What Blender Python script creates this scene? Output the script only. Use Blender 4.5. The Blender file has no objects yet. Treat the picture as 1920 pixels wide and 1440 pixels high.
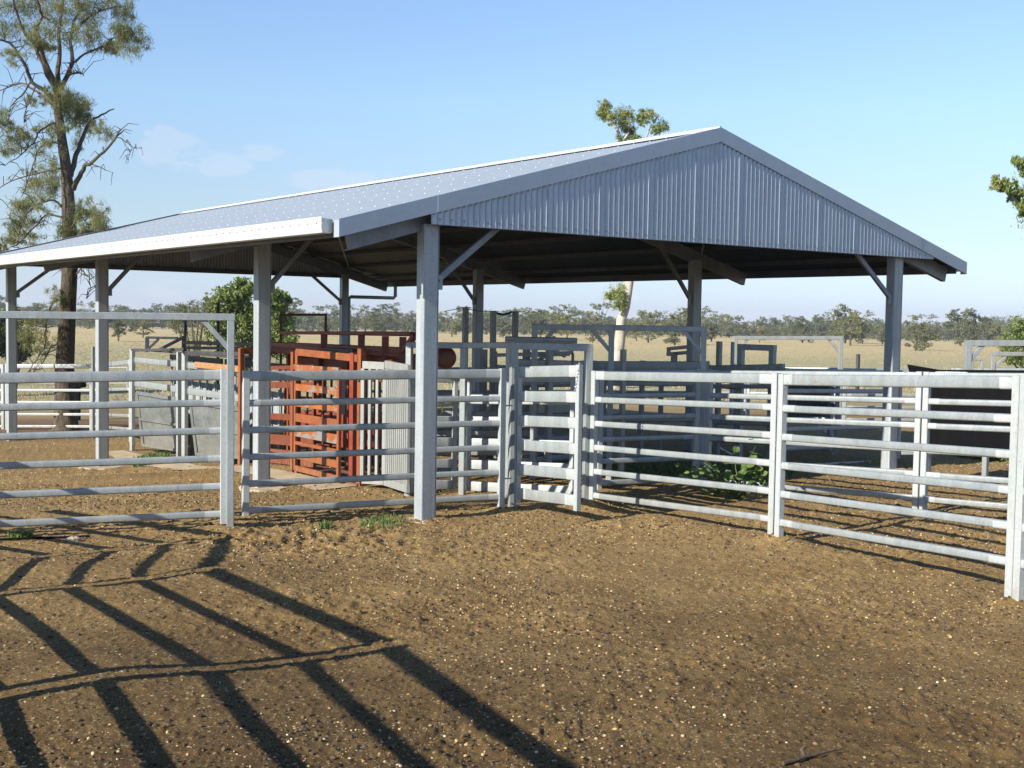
import bpy, math, random
import numpy as np
from mathutils import Vector, Matrix
R = math.radians
SC = bpy.context.scene
COL = SC.collection
random.seed(7)
RNG = np.random.default_rng(7)
# ------------------------------------------------------------------ camera
F_PX, PITCH, ROLL, EYE = 2302.0, R(3.0), R(0.9), 2.15     # focal length in pixels of a 1920 wide picture
cam = bpy.data.cameras.new('camera'); cam_o = bpy.data.objects.new('camera', cam); COL.objects.link(cam_o)
cam.sensor_width = 36.0; cam.lens = 36.0*F_PX/1920.0; cam.clip_start = 0.05; cam.clip_end = 6000
cam_o.location = (0, 0, EYE)
cam_o.rotation_euler = (Matrix.Rotation(R(90)-PITCH, 3, 'X') @ Matrix.Rotation(ROLL, 3, 'Z')).to_euler()
SC.camera = cam_o
# ------------------------------------------------------------------ light
SUN_EL, SUN_AZ = R(28.0), R(39.6)       # light travels towards azimuth SUN_AZ measured from +X to +Y
to_sun = Vector((-math.cos(SUN_AZ)*math.cos(SUN_EL), -math.sin(SUN_AZ)*math.cos(SUN_EL), math.sin(SUN_EL)))
sl = bpy.data.lights.new('sun', 'SUN'); so = bpy.data.objects.new('sun', sl); COL.objects.link(so)
sl.energy = 5.0; sl.angle = R(0.5); sl.color = (1.0, 0.93, 0.80)
so.rotation_euler = to_sun.to_track_quat('Z', 'Y').to_euler(); so.location = (-20, -12, 20)
world = bpy.data.worlds.new('World'); SC.world = world; world.use_nodes = True
wn, wl = world.node_tree.nodes, world.node_tree.links
for n_ in list(wn): wn.remove(n_)
w_out = wn.new('ShaderNodeOutputWorld'); w_bg = wn.new('ShaderNodeBackground'); w_bg.inputs['Strength'].default_value = 0.08
sky = wn.new('ShaderNodeTexSky'); sky.sky_type = 'NISHITA'; sky.sun_disc = False
sky.sun_elevation = SUN_EL; sky.sun_rotation = math.atan2(to_sun.x, to_sun.y)
sky.air_density = 1.0; sky.dust_density = 0.0; sky.ozone_density = 2.6; sky.altitude = 0
wl.new(w_bg.outputs[0], w_out.inputs['Surface'])
# a few small faint clouds low in the sky, part of the sky itself
tc = wn.new('ShaderNodeTexCoord')
def wmath(op, a=None, b=None, c=None):
    m = wn.new('ShaderNodeMath'); m.operation = op
    for i, v in enumerate((a, b, c)):
        if v is None: continue
        if isinstance(v, (int, float)): m.inputs[i].default_value = v
        else: wl.new(v, m.inputs[i])
    return m.outputs[0]
nz = wn.new('ShaderNodeTexNoise'); nz.inputs['Scale'].default_value = 26; nz.inputs['Detail'].default_value = 5; nz.inputs['Roughness'].default_value = 0.6
mp = wn.new('ShaderNodeMapping'); mp.inputs['Scale'].default_value = (1, 1, 2.2)
wl.new(tc.outputs['Generated'], mp.inputs['Vector']); wl.new(mp.outputs[0], nz.inputs['Vector'])
sp = wn.new('ShaderNodeSeparateXYZ'); wl.new(tc.outputs['Generated'], sp.inputs[0])
def blob(cx, cz, rx, rz):
    dx = wmath('DIVIDE', wmath('SUBTRACT', sp.outputs['X'], cx), rx); dz = wmath('DIVIDE', wmath('SUBTRACT', sp.outputs['Z'], cz), rz)
    d2 = wmath('ADD', wmath('MULTIPLY', dx, dx), wmath('MULTIPLY', dz, dz))
    return wmath('MAXIMUM', wmath('SUBTRACT', 1.0, d2), 0.0)
bl = None
for b in [(-0.262, 0.125, .030, .017), (-0.232, 0.118, .028, .011), (-0.273, 0.139, .014, .007), (-0.135, 0.108, .05, .011), (-0.20, 0.128, .02, .007), (-0.03, 0.04, .03, .009), (-0.27, 0.02, .025, .009)]:
    o_ = blob(*b); bl = o_ if bl is None else wmath('MAXIMUM', bl, o_)
cl = wmath('MULTIPLY', wmath('MULTIPLY', bl, wmath('MAXIMUM', wmath('SUBTRACT', nz.outputs['Fac'], 0.40), 0.0)), 3.6)
cl = wmath('MINIMUM', cl, 0.20)
# clear dry air: less yellow and less glare low in the sky than the model gives
sr = wn.new('ShaderNodeValToRGB'); el_ = sr.color_ramp.elements
for i_, (p_, c_c) in enumerate([(0.0, (.47, .56, 1.0)), (.025, (.55, .63, .95)), (.05, (.66, .69, .86)), (.087, (.78, .76, .83)), (.17, (1.0, 1.0, 1.03)), (.25, (1.05, 1.06, 1.14))]):
    if i_ > 1: el_.new(p_)
    el_[i_].position = p_; el_[i_].color = (*[min(v, 1.2) for v in c_c], 1)
wl.new(sp.outputs['Z'], sr.inputs[0]); sky_mul = wn.new('ShaderNodeMix'); sky_mul.data_type = 'RGBA'; sky_mul.blend_type = 'MULTIPLY'; sky_mul.inputs[0].default_value = 1.0
wl.new(sky.outputs[0], sky_mul.inputs[6]); wl.new(sr.outputs[0], sky_mul.inputs[7])
cmix = wn.new('ShaderNodeMix'); cmix.data_type = 'RGBA'
wl.new(cl, cmix.inputs[0]); wl.new(sky_mul.outputs[2], cmix.inputs[6]); cmix.inputs[7].default_value = (5.6, 5.3, 5.8, 1)
wl.new(cmix.outputs[2], w_bg.inputs['Color'])
SC.view_settings.view_transform = 'Standard'; SC.view_settings.look = 'None'; SC.view_settings.gamma = 1.0
SC.view_settings.exposure = 1.08
SC.cycles.max_bounces = 6
# ------------------------------------------------------------------ measuring helpers
CP, SP, CR, SR = math.cos(PITCH), math.sin(PITCH), math.cos(ROLL), math.sin(ROLL)
def W(px, py, Y):
    """the world point that the photograph shows at (px, py) when it lies Y metres in front"""
    u, v = px-960.0, py-720.0
    a = u*CR+v*SR; b = -u*SR+v*CR
    y = F_PX*CP-b*SP; z = -F_PX*SP-b*CP
    return Vector((a/y*Y, Y, EYE+z/y*Y))
CTRL = np.array([  # x, y, ground height relative to the eye
 (-.87,12.97,-2.17),(-.1,13.8,-2.16),(1,14.3,-2.17),(2.6,12.1,-2.15),(3.9,9.5,-2.13),(0,4,-2.10),(-3,6,-2.10),(-4,9,-2.10),(0,9,-2.12),(-3,12.3,-2.12),
 (-5,12,-2.15),(-2.7,12.6,-2.15),(5.56,17.75,-2.10),(-3.32,16.27,-2.31),(-7.2,21.4,-2.72),(-10.7,26.1,-2.75),(2.6,16,-2.12),(4.7,14,-2.14),(6.5,11.7,-2.12),
 (-2.75,6.6,-1.97),(-.84,8.06,-2.17),(-3.76,9,-2.05),(-2.44,10,-2.09),(.3,6,-2.13),(1.6,7,-2.15),(-2,16.3,-2.27),(-7.4,23.9,-2.66),(-5.7,21.9,-2.55),(1,16,-2.14),(-10,18,-2.6),(-12,22,-2.75),(4,26,-2.3),(12,30,-2.4),(-12,34,-2.9),(0,34,-2.5),(8,22,-2.2),(0,0,-2.1),
 (8,6,-2.1),(-8,4,-2.1),(-1.5,19.5,-2.3),(-6,16,-2.4),(-8,13,-2.25)])
def ground_rel(x, y):
    x = np.asarray(x, float); y = np.asarray(y, float)
    num = np.zeros(np.broadcast(x, y).shape); den = np.zeros_like(num)
    for cx, cy, cz in CTRL:
        w = 1.0/(((x-cx)**2+(y-cy)**2+0.8)**1.7)
        num = num+w*cz; den = den+w
    near = num/den
    t = np.clip((y-30)/60, 0, 1); t = t*t*(3-2*t)
    far = np.where(y < 150, -2.7-(np.clip(y, 30, 150)-30)/120*0.5, -3.2-(np.clip(y, 150, 420)-150)/270*1.5)
    return near*(1-t)+far*t
def gz(x, y): return float(EYE+ground_rel(x, y))
def G(px, Y, dz=0.0):
    p = W(px, 800, Y); return Vector((p.x, p.y, gz(p.x, p.y)+dz))
# shed frame: s runs along the front gable from the left corner post, l runs back along the left side
TH = R(36.67); A0 = Vector((-.866, 12.967, 0)); DS = Vector((math.cos(TH), math.sin(TH), 0)); DL = Vector((-math.sin(TH), math.cos(TH), 0)); UP = Vector((0, 0, 1))
def S(s, l, z=0.0): return A0+DS*s+DL*l+UP*z
def SG(s, l, dz=0.0):
    p = S(s, l); p.z = gz(p.x, p.y)+dz; return p
# ------------------------------------------------------------------ mesh helpers
def tag(o, label=None, cat=None, group=None, kind=None):
    if label: o['label'] = label
    if cat: o['category'] = cat
    if group: o['group'] = group
    if kind: o['kind'] = kind
    return o
def empty(name, loc, label, cat, group=None):
    o = bpy.data.objects.new(name, None); COL.objects.link(o); o.location = loc; o.empty_display_size = 0.2
    return tag(o, label, cat, group)
class MB:
    def __init__(s): s.v = []; s.f = []; s.sm = []
    def add(s, vs, fs, smooth=False):
        n = len(s.v); s.v.extend([tuple(v) for v in vs]); s.f.extend([tuple(i+n for i in f) for f in fs]); s.sm.extend([smooth]*len(fs)); return s
    def prism(s, prof, p0, p1, up=UP, smooth=False, caps=True):
        """sweep the 2D profile (x = sideways, y = up) from p0 to p1"""
        p0 = Vector(p0); p1 = Vector(p1); d = (p1-p0).normalized(); up = Vector(up)
        if abs(d.dot(up)) > 0.98: up = Vector((0, 1, 0)) if abs(d.y) < .9 else Vector((1, 0, 0))
        sd = d.cross(up).normalized(); u = sd.cross(d).normalized(); n = len(prof)
        vs = [p0+sd*x+u*y for x, y in prof]+[p1+sd*x+u*y for x, y in prof]
        fs = [(i, (i+1) % n, n+(i+1) % n, n+i) for i in range(n)]
        s.add(vs, fs, smooth)
        if caps: s.add(vs, [tuple(range(n))[::-1], tuple(range(n, 2*n))])
        return s
    def bar(s, p0, p1, w, h, up=UP, ch=None):
        ch = min(w, h)*.12 if ch is None else ch
        a, b = w/2, h/2
        prof = [(-a+ch, -b), (a-ch, -b), (a, -b+ch), (a, b-ch), (a-ch, b), (-a+ch, b), (-a, b-ch), (-a, -b+ch)]
        return s.prism(prof, p0, p1, up)
    def rail(s, p0, p1, w, h):
        prof = []; r = w/2; k = max(h/2-r, 0)
        for i in range(9): t = math.pi*i/8; prof.append((r*math.cos(t), k+r*math.sin(t)*.75))
        for i in range(9): t = math.pi+math.pi*i/8; prof.append((r*math.cos(t), -k+r*math.sin(t)*.75))
        return s.prism(prof, p0, p1, UP, True)
    def post(s, base, top, a, b, ang, ch=None):
        """upright with sides a (along ang) and b"""
        ch = min(a, b)*.12 if ch is None else ch
        dx = Vector((math.cos(ang), math.sin(ang), 0)); dy = Vector((-dx.y, dx.x, 0)); A, B = a/2, b/2
        pr = [(-A+ch, -B), (A-ch, -B), (A, -B+ch), (A, B-ch), (A-ch, B), (-A+ch, B), (-A, B-ch), (-A, -B+ch)]
        base = Vector(base); top = Vector(top)
        vs = [base+dx*x+dy*y for x, y in pr]+[top+dx*x+dy*y for x, y in pr]
        s.add(vs, [(i, (i+1) % 8, 8+(i+1) % 8, 8+i) for i in range(8)]+[tuple(range(8))[::-1], tuple(range(8, 16))]); return s
    def tube(s, pts, rad, n=8, smooth=True):
        pts = [Vector(p) for p in pts]; rad = rad if hasattr(rad, '__len__') else [rad]*len(pts); vs = []; 
        ref = None
        for i, p in enumerate(pts):
            d = (pts[min(i+1, len(pts)-1)]-pts[max(i-1, 0)]).normalized()
            if ref is None: ref = Vector((0, 0, 1)) if abs(d.z) < .9 else Vector((1, 0, 0))
            a = d.cross(ref).normalized(); b = a.cross(d).normalized(); ref = b
            for k in range(n): t = 2*math.pi*k/n; vs.append(p+(a*math.cos(t)+b*math.sin(t))*rad[i])
        m = len(pts)
        fs = [(i*n+k, i*n+(k+1) % n, (i+1)*n+(k+1) % n, (i+1)*n+k) for i in range(m-1) for k in range(n)]
        s.add(vs, fs, smooth); s.add(vs, [tuple(range(n))[::-1], tuple(range((m-1)*n, m*n))]); return s
    def lathe(s, c, axis, prof, n=24, smooth=True):
        """prof: (distance along axis, radius)"""
        axis = Vector(axis).normalized(); ref = UP if abs(axis.z) < .9 else Vector((1, 0, 0)); a = axis.cross(ref).normalized(); b = a.cross(axis); vs = []
        for h, r in prof:
            for k in range(n): t = 2*math.pi*k/n; vs.append(Vector(c)+axis*h+(a*math.cos(t)+b*math.sin(t))*r)
        m = len(prof)
        s.add(vs, [(i*n+k, i*n+(k+1) % n, (i+1)*n+(k+1) % n, (i+1)*n+k) for i in range(m-1) for k in range(n)], smooth)
        s.add(vs, [tuple(range(n))[::-1], tuple(range((m-1)*n, m*n))]); return s
    def sheet(s, a, b, c, d, t):
        """a slab of thickness t on the quad a b c d"""
        a, b, c, d = map(Vector, (a, b, c, d)); n = (b-a).cross(d-a).normalized()*t/2
        s.add([a-n, b-n, c-n, d-n, a+n, b+n, c+n, d+n], [(3, 2, 1, 0), (4, 5, 6, 7), (0, 1, 5, 4), (1, 2, 6, 5), (2, 3, 7, 6), (3, 0, 4, 7)]); return s
    def build(s, name, mat, parent=None):
        me = bpy.data.meshes.new(name); off = Vector((0, 0, 0))
        if parent is not None:
            p = parent
            while p is not None: off = off+p.location; p = p.parent
        vs = [(v[0]-off.x, v[1]-off.y, v[2]-off.z) for v in s.v]
        me.from_pydata(vs, [], s.f); me.polygons.foreach_set('use_smooth', s.sm); me.materials.append(mat); me.update()
        o = bpy.data.objects.new(name, me); COL.objects.link(o)
        if parent is not None: o.parent = parent
        return o
def raw_mesh(name, verts, faces_n, k, mat, smooth=False, parent=None):
    """fast numpy mesh: verts (N,3), faces (M,k)"""
    me = bpy.data.meshes.new(name); me.vertices.add(len(verts)); me.vertices.foreach_set('co', np.asarray(verts, np.float32).ravel())
    m = len(faces_n); me.loops.add(m*k); me.loops.foreach_set('vertex_index', np.asarray(faces_n, np.int32).ravel())
    me.polygons.add(m); me.polygons.foreach_set('loop_start', np.arange(0, m*k, k, dtype=np.int32))
    me.polygons.foreach_set('use_smooth', np.full(m, smooth)); me.update(calc_edges=True); me.validate(); me.materials.append(mat)
    o = bpy.data.objects.new(name, me); COL.objects.link(o)
    if parent is not None: o.parent = parent
    return o
# ------------------------------------------------------------------ materials
def new_mat(name):
    m = bpy.data.materials.new(name); m.use_nodes = True; nt = m.node_tree; b = nt.nodes['Principled BSDF']; return m, nt, b
def ramp(nt, fac, stops):
    r = nt.nodes.new('ShaderNodeValToRGB'); e = r.color_ramp.elements
    while len(e) < len(stops): e.new(0.5)
    for i, (p, c) in enumerate(stops): e[i].position = p; e[i].color = (*c, 1)
    nt.links.new(fac, r.inputs[0]); return r.outputs[0]
def noise(nt, scale, detail=4, rough=.55, vec=None, sc=None):
    n = nt.nodes.new('ShaderNodeTexNoise'); n.inputs['Scale'].default_value = scale; n.inputs['Detail'].default_value = detail; n.inputs['Roughness'].default_value = rough
    g = nt.nodes.new('ShaderNodeNewGeometry') if vec is None else None; v = g.outputs['Position'] if g else vec
    if sc:
        m = nt.nodes.new('ShaderNodeMapping'); m.inputs['Scale'].default_value = sc; nt.links.new(v, m.inputs['Vector']); v = m.outputs[0]
    nt.links.new(v, n.inputs['Vector']); return n.outputs['Fac']
def mix(nt, fac, a, b, typ='MIX'):
    m = nt.nodes.new('ShaderNodeMix'); m.data_type = 'RGBA'; m.blend_type = typ
    for i, v in ((0, fac), (6, a), (7, b)):
        if isinstance(v, (int, float)): m.inputs[i].default_value = v
        elif isinstance(v, tuple): m.inputs[i].default_value = (*v, 1)
        else: nt.links.new(v, m.inputs[i])
    return m.outputs[2]
def math_(nt, op, a, b=0.0, c=None):
    m = nt.nodes.new('ShaderNodeMath'); m.operation = op
    for i, v in enumerate((a, b, c)):
        if v is None: continue
        if isinstance(v, (int, float)): m.inputs[i].default_value = v
        else: nt.links.new(v, m.inputs[i])
    return m.outputs[0]
def bump(nt, b, h, strength, dist):
    n = nt.nodes.new('ShaderNodeBump'); n.inputs['Strength'].default_value = strength; n.inputs['Distance'].default_value = dist
    nt.links.new(h, n.inputs['Height']); nt.links.new(n.outputs[0], b.inputs['Normal'])
def metal_mat(name, c1, c2, metallic, rough, streak=(9, 9, 1.2), dirt=.0, spang=45):
    m, nt, b = new_mat(name)
    a = noise(nt, 1.0, 5, .6, sc=streak); v = nt.nodes.new('ShaderNodeTexVoronoi'); v.inputs['Scale'].default_value = spang
    g = nt.nodes.new('ShaderNodeNewGeometry'); nt.links.new(g.outputs['Position'], v.inputs['Vector'])
    f = math_(nt, 'ADD', math_(nt, 'MULTIPLY', a, .8), math_(nt, 'MULTIPLY', v.outputs['Distance'], .25))
    col = ramp(nt, f, [(.30, c1), (.70, c2)])
    if dirt > 0:
        s = nt.nodes.new('ShaderNodeSeparateXYZ'); nt.links.new(g.outputs['Position'], s.inputs[0])
        d = math_(nt, 'MULTIPLY', math_(nt, 'SUBTRACT', 1.0, math_(nt, 'MULTIPLY', math_(nt, 'ADD', s.outputs['Z'], .6), 1.0)), 1.0)
        n2 = noise(nt, 14, 4, .7); k = nt.nodes.new('ShaderNodeClamp'); nt.links.new(math_(nt, 'MULTIPLY', d, math_(nt, 'SUBTRACT', n2, .42)), k.inputs[0])
        col = mix(nt, math_(nt, 'MINIMUM', math_(nt, 'MULTIPLY', k.outputs[0], dirt*6), .75), col, (.26, .19, .11))
    nt.links.new(col, b.inputs['Base Color']); b.inputs['Metallic'].default_value = metallic
    rr = math_(nt, 'ADD', math_(nt, 'MULTIPLY', noise(nt, 6, 3), .22), rough-.11); nt.links.new(rr, b.inputs['Roughness'])
    bump(nt, b, noise(nt, 30, 3), .08, .01)
    return m
M = {}
M['galv'] = metal_mat('galvanised_rail', (.20, .23, .245), (.30, .33, .34), .3, .38, dirt=.9)
M['galvend'] = metal_mat('zinc_sprayed_steel', (.27, .30, .31), (.37, .40, .41), .15, .48, dirt=.8)
M['galvpost'] = metal_mat('galvanised_column', (.24, .275, .30), (.37, .405, .425), .25, .44, streak=(14, 14, .8), dirt=.12)
M['galvdull'] = metal_mat('weathered_galvanised', (.25, .28, .295), (.38, .405, .41), .25, .5, dirt=.5)
M['zinc'] = metal_mat('zincalume_sheet', (.32, .37, .43), (.36, .41, .47), .4, .5, streak=(3, 3, 3), spang=18)
M['gable'] = metal_mat('zincalume_wall_sheet', (.33, .37, .425), (.41, .45, .505), .35, .34, streak=(6, 6, 1), spang=25)
M['barge'] = metal_mat('zincalume_flashing', (.33, .38, .44), (.38, .43, .49), .4, .45, streak=(2, 2, 2), spang=15)
M['gutter'] = metal_mat('bright_gutter', (.48, .52, .54), (.56, .60, .61), .25, .42, streak=(2, 2, 2), spang=15)
M['screw'] = metal_mat('screw_head', (.8, .8, .8), (.9, .9, .9), .3, .35)
M['rafter'] = metal_mat('rafter_steel', (.14, .16, .18), (.24, .265, .285), .3, .48, streak=(4, 4, 2))  # galvanised steel, colour darkened to paint in the shade under the roof
M['under'] = metal_mat('shed_framing', (.06, .066, .076), (.10, .107, .12), .2, .5, streak=(5, 5, 5))  # framing colour darkened to carry the shade below the roof
M['orange'] = metal_mat('orange_paint', (.13, .034, .010), (.235, .066, .016), 0, .6, streak=(7, 7, 5), dirt=.4)
M['maroon'] = metal_mat('dark_red_paint', (.13, .02, .013), (.21, .04, .022), 0, .5, streak=(7, 7, 5))
M['sheetgrey'] = metal_mat('weathered_grey_sheet', (.10, .115, .12), (.20, .215, .21), .35, .5, streak=(1.5, 1.5, 5), dirt=.6, spang=12)
M['redpaint'] = metal_mat('old_red_paint', (.085, .017, .006), (.15, .034, .010), 0, .6, streak=(7, 7, 5), dirt=.4)  # crush paint darkened to put the recessed left bay's shade into the colour
M['white'] = metal_mat('pale_painted_steel', (.17, .185, .185), (.27, .285, .28), .1, .55, dirt=.5)
M['dark'] = metal_mat('dark_steel', (.035, .036, .04), (.075, .075, .08), .3, .5)
M['rust'] = metal_mat('rusty_pipe', (.11, .05, .03), (.19, .09, .05), .1, .7)
M['black'] = metal_mat('black_rubber', (.004, .004, .005), (.007, .007, .008), 0, .95)
M['black'].node_tree.nodes['Principled BSDF'].inputs['Specular IOR Level'].default_value = .05
M['yellow'] = metal_mat('yellow_plastic', (.75, .50, .02), (.82, .58, .04), 0, .4)
M['concrete'] = metal_mat('concrete', (.20, .155, .095), (.40, .33, .23), 0, .9, streak=(3, 3, 3), spang=60)
for k_ in ('zinc', 'gable'):     # near-black colour paints in the shade under the roof sheets
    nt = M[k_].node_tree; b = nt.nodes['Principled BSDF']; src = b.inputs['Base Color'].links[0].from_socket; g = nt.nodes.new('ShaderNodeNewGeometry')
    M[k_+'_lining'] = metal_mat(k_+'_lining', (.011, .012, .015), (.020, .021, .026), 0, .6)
def worn_orange():
    m, nt, b = new_mat('worn_orange_paint')
    c = ramp(nt, noise(nt, 5, 4), [(.3, (.20, .055, .013)), (.7, (.30, .092, .022))])
    w = ramp(nt, noise(nt, 3.2, 6, .65, sc=(1, 1, 2.4)), [(.53, (0, 0, 0)), (.57, (1, 1, 1))])
    nt.links.new(mix(nt, w, c, (.17, .165, .16)), b.inputs['Base Color']); b.inputs['Roughness'].default_value = .5; return m
M['worn'] = worn_orange()
def bark(name, c1, c2, scale=(6, 6, 1.4), st=.8):
    m, nt, b = new_mat(name); n = noise(nt, 3, 6, .65, sc=scale)
    nt.links.new(ramp(nt, n, [(.32, c1), (.68, c2)]), b.inputs['Base Color']); b.inputs['Roughness'].default_value = .95; bump(nt, b, n, st, .06); return m
M['bark'] = bark('rough_dark_bark', (.022, .017, .013), (.11, .085, .055))
M['palebark'] = bark('pale_smooth_bark', (.25, .215, .18), (.48, .43, .37), (1.6, 1.6, .8), .2)
M['stone'] = bark('stone', (.22, .18, .13), (.38, .32, .24), (12, 12, 12), .5)
M['twig'] = bark('stick_bark', (.04, .03, .02), (.11, .075, .05), (12, 12, 12), .5)
def leaf(name, c1, c2, c3, sc=1.6, tr=.35):
    m, nt, b = new_mat(name); n = noise(nt, sc, 3, .6); g = nt.nodes.new('ShaderNodeNewGeometry')
    f = math_(nt, 'ADD', math_(nt, 'MULTIPLY', n, .75), math_(nt, 'MULTIPLY', g.outputs['Random Per Island'], .3))
    col = ramp(nt, f, [(.32, c1), (.52, c2), (.75, c3)])
    nt.links.new(col, b.inputs['Base Color']); b.inputs['Roughness'].default_value = .6
    t = nt.nodes.new('ShaderNodeBsdfTranslucent'); nt.links.new(col, t.inputs['Color']); ms = nt.nodes.new('ShaderNodeMixShader'); ms.inputs[0].default_value = tr
    o = nt.nodes['Material Output']; nt.links.new(b.outputs[0], ms.inputs[1]); nt.links.new(t.outputs[0], ms.inputs[2]); nt.links.new(ms.outputs[0], o.inputs['Surface']); return m
M['wisp'] = leaf('wispy_olive_foliage', (.08, .10, .035), (.17, .185, .06), (.31, .28, .10), 1.3, .5)
M['gum'] = leaf('gum_foliage', (.10, .14, .04), (.20, .25, .06), (.33, .31, .11), 1.1)
M['fargum'] = leaf('grey_green_foliage', (.065, .08, .038), (.115, .13, .06), (.18, .185, .09), .12, .35)
M['fargum2'] = leaf('olive_foliage', (.11, .13, .045), (.175, .185, .065), (.25, .24, .10), .12, .35)
M['lush'] = leaf('lush_green_foliage', (.05, .09, .022), (.14, .19, .045), (.28, .32, .09), .9)
M['bushdark'] = leaf('dark_bush_foliage', (.03, .045, .02), (.06, .08, .035), (.10, .12, .05), 1.5)
M['weed'] = leaf('weed_leaves', (.045, .09, .02), (.09, .15, .03), (.16, .21, .06), 5)
M['dry'] = leaf('dry_grass', (.26, .215, .12), (.33, .27, .15), (.38, .32, .18), .3, .2)
def ground_mat():
    m, nt, b = new_mat('dirt_and_gravel'); g = nt.nodes.new('ShaderNodeNewGeometry'); P = g.outputs['Position']
    s = nt.nodes.new('ShaderNodeSeparateXYZ'); nt.links.new(P, s.inputs[0])
    big = noise(nt, .45, 4, .6); mid = noise(nt, 2.6, 5, .65); fine = noise(nt, 38, 4, .7)
    dirt = ramp(nt, mid, [(.30, (.145, .083, .030)), (.55, (.225, .140, .052)), (.75, (.31, .20, .078))])
    dirt = mix(nt, math_(nt, 'MULTIPLY', fine, .55), dirt, (.095, .058, .028))
    # more pale gravel towards the fences, less in the trodden middle of the yard
    yy = nt.nodes.new('ShaderNodeMapRange'); nt.links.new(s.outputs['Y'], yy.inputs['Value']); yy.inputs['From Min'].default_value = 6.5; yy.inputs['From Max'].default_value = 13.5
    big2 = noise(nt, 1.0, 3, .5, sc=(.35, 1.0, 1)); grav = math_(nt, 'ADD', math_(nt, 'MULTIPLY', yy.outputs[0], .75), math_(nt, 'ADD', math_(nt, 'MULTIPLY', math_(nt, 'SUBTRACT', big, .5), 1.4), math_(nt, 'MULTIPLY', math_(nt, 'SUBTRACT', big2, .5), 1.0)))
    cl_ = nt.nodes.new('ShaderNodeClamp'); nt.links.new(grav, cl_.inputs[0]); grav = cl_.outputs[0]
    v = nt.nodes.new('ShaderNodeTexVoronoi'); v.inputs['Scale'].default_value = 42; nt.links.new(P, v.inputs['Vector'])
    v2 = nt.nodes.new('ShaderNodeTexVoronoi'); v2.inputs['Scale'].default_value = 95; nt.links.new(P, v2.inputs['Vector'])
    def pebbles(vn, keep, rad):
        sx = nt.nodes.new('ShaderNodeSeparateColor'); nt.links.new(vn.outputs['Color'], sx.inputs[0])
        on = math_(nt, 'LESS_THAN', sx.outputs[0], keep); near = math_(nt, 'LESS_THAN', vn.outputs['Distance'], rad)
        return math_(nt, 'MULTIPLY', on, near), sx
    k1, sx1 = pebbles(v, math_(nt, 'ADD', math_(nt, 'MULTIPLY', grav, .50), .12), .42)
    k2, sx2 = pebbles(v2, math_(nt, 'ADD', math_(nt, 'MULTIPLY', grav, .5), .24), .42)
    pc1 = ramp(nt, sx1.outputs[1], [(0, (.22, .10, .045)), (.35, (.42, .27, .11)), (.7, (.46, .35, .18)), (1, (.56, .48, .35))])
    pc2 = ramp(nt, sx2.outputs[1], [(0, (.24, .12, .05)), (.4, (.44, .29, .12)), (.8, (.46, .35, .18)), (1, (.56, .48, .33))])
    base = mix(nt, math_(nt, 'MULTIPLY', grav, .55), dirt, (.42, .285, .11))
    v3 = nt.nodes.new('ShaderNodeTexVoronoi'); v3.inputs['Scale'].default_value = 24; nt.links.new(P, v3.inputs['Vector'])
    k3, sx3 = pebbles(v3, math_(nt, 'SUBTRACT', .42, math_(nt, 'MULTIPLY', grav, .24)), .30)
    base = mix(nt, math_(nt, 'MULTIPLY', k3, .9), base, (.035, .022, .012))  # dark specks paint in the small shadows of clods
    c = mix(nt, k2, base, pc2); c = mix(nt, k1, c, pc1)
    # paddock beyond the yards
    pad = nt.nodes.new('ShaderNodeMapRange'); nt.links.new(math_(nt, 'ADD', s.outputs['Y'], math_(nt, 'MULTIPLY', big, 8)), pad.inputs['Value'])
    pad.inputs['From Min'].default_value = 36; pad.inputs['From Max'].default_value = 46
    pn = noise(nt, .5, 6, .7, sc=(.5, 1.2, 1)); pcx = ramp(nt, pn, [(.3, (.31, .285, .175)), (.5, (.43, .37, .22)), (.7, (.52, .43, .25))])
    gr = nt.nodes.new('ShaderNodeMapRange'); nt.links.new(s.outputs['Y'], gr.inputs['Value']); gr.inputs['From Min'].default_value = 90; gr.inputs['From Max'].default_value = 150
    pc = mix(nt, gr.outputs[0], mix(nt, .55, pcx, (.36, .33, .18)), mix(nt, .45, pcx, (.62, .46, .22)))
    # leaf litter under the big tree
    lx = math_(nt, 'MULTIPLY', math_(nt, 'SUBTRACT', s.outputs['X'], -10.5), .16); ly = math_(nt, 'MULTIPLY', math_(nt, 'SUBTRACT', s.outputs['Y'], 30), .22)
    ld = math_(nt, 'SUBTRACT', 1.0, math_(nt, 'ADD', math_(nt, 'MULTIPLY', lx, lx), math_(nt, 'MULTIPLY', ly, ly))); lc = nt.nodes.new('ShaderNodeClamp'); nt.links.new(math_(nt, 'MULTIPLY', ld, 2), lc.inputs[0])
    c = mix(nt, math_(nt, 'MULTIPLY', lc.outputs[0], .8), c, ramp(nt, noise(nt, 30, 3, .8), [(.35, (.10, .055, .035)), (.65, (.27, .16, .10))]))
    near_tone = nt.nodes.new('ShaderNodeMapRange'); nt.links.new(math_(nt, 'ADD', s.outputs['Y'], math_(nt, 'MULTIPLY', math_(nt, 'SUBTRACT', big, .5), 7)), near_tone.inputs['Value'])
    near_tone.inputs['From Min'].default_value = 4.5; near_tone.inputs['From Max'].default_value = 10.5; near_tone.inputs['To Min'].default_value = .62; near_tone.inputs['To Max'].default_value = 1.24
    c = mix(nt, 1.0, c, near_tone.outputs[0], 'MULTIPLY')  # darker towards the eye, paler further back
    c = mix(nt, pad.outputs[0], c, mix(nt, 1.0, pc, (1.36, 1.37, 1.38), 'MULTIPLY'))
    c = mix(nt, 1.0, mix(nt, 1.0, c, (.56, .56, .545), "MULTIPLY"), (1, 1, 1), 'MULTIPLY')
    nt.links.new(c, b.inputs['Base Color']); b.inputs['Roughness'].default_value = .97; b.inputs['Specular IOR Level'].default_value = .2
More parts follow.
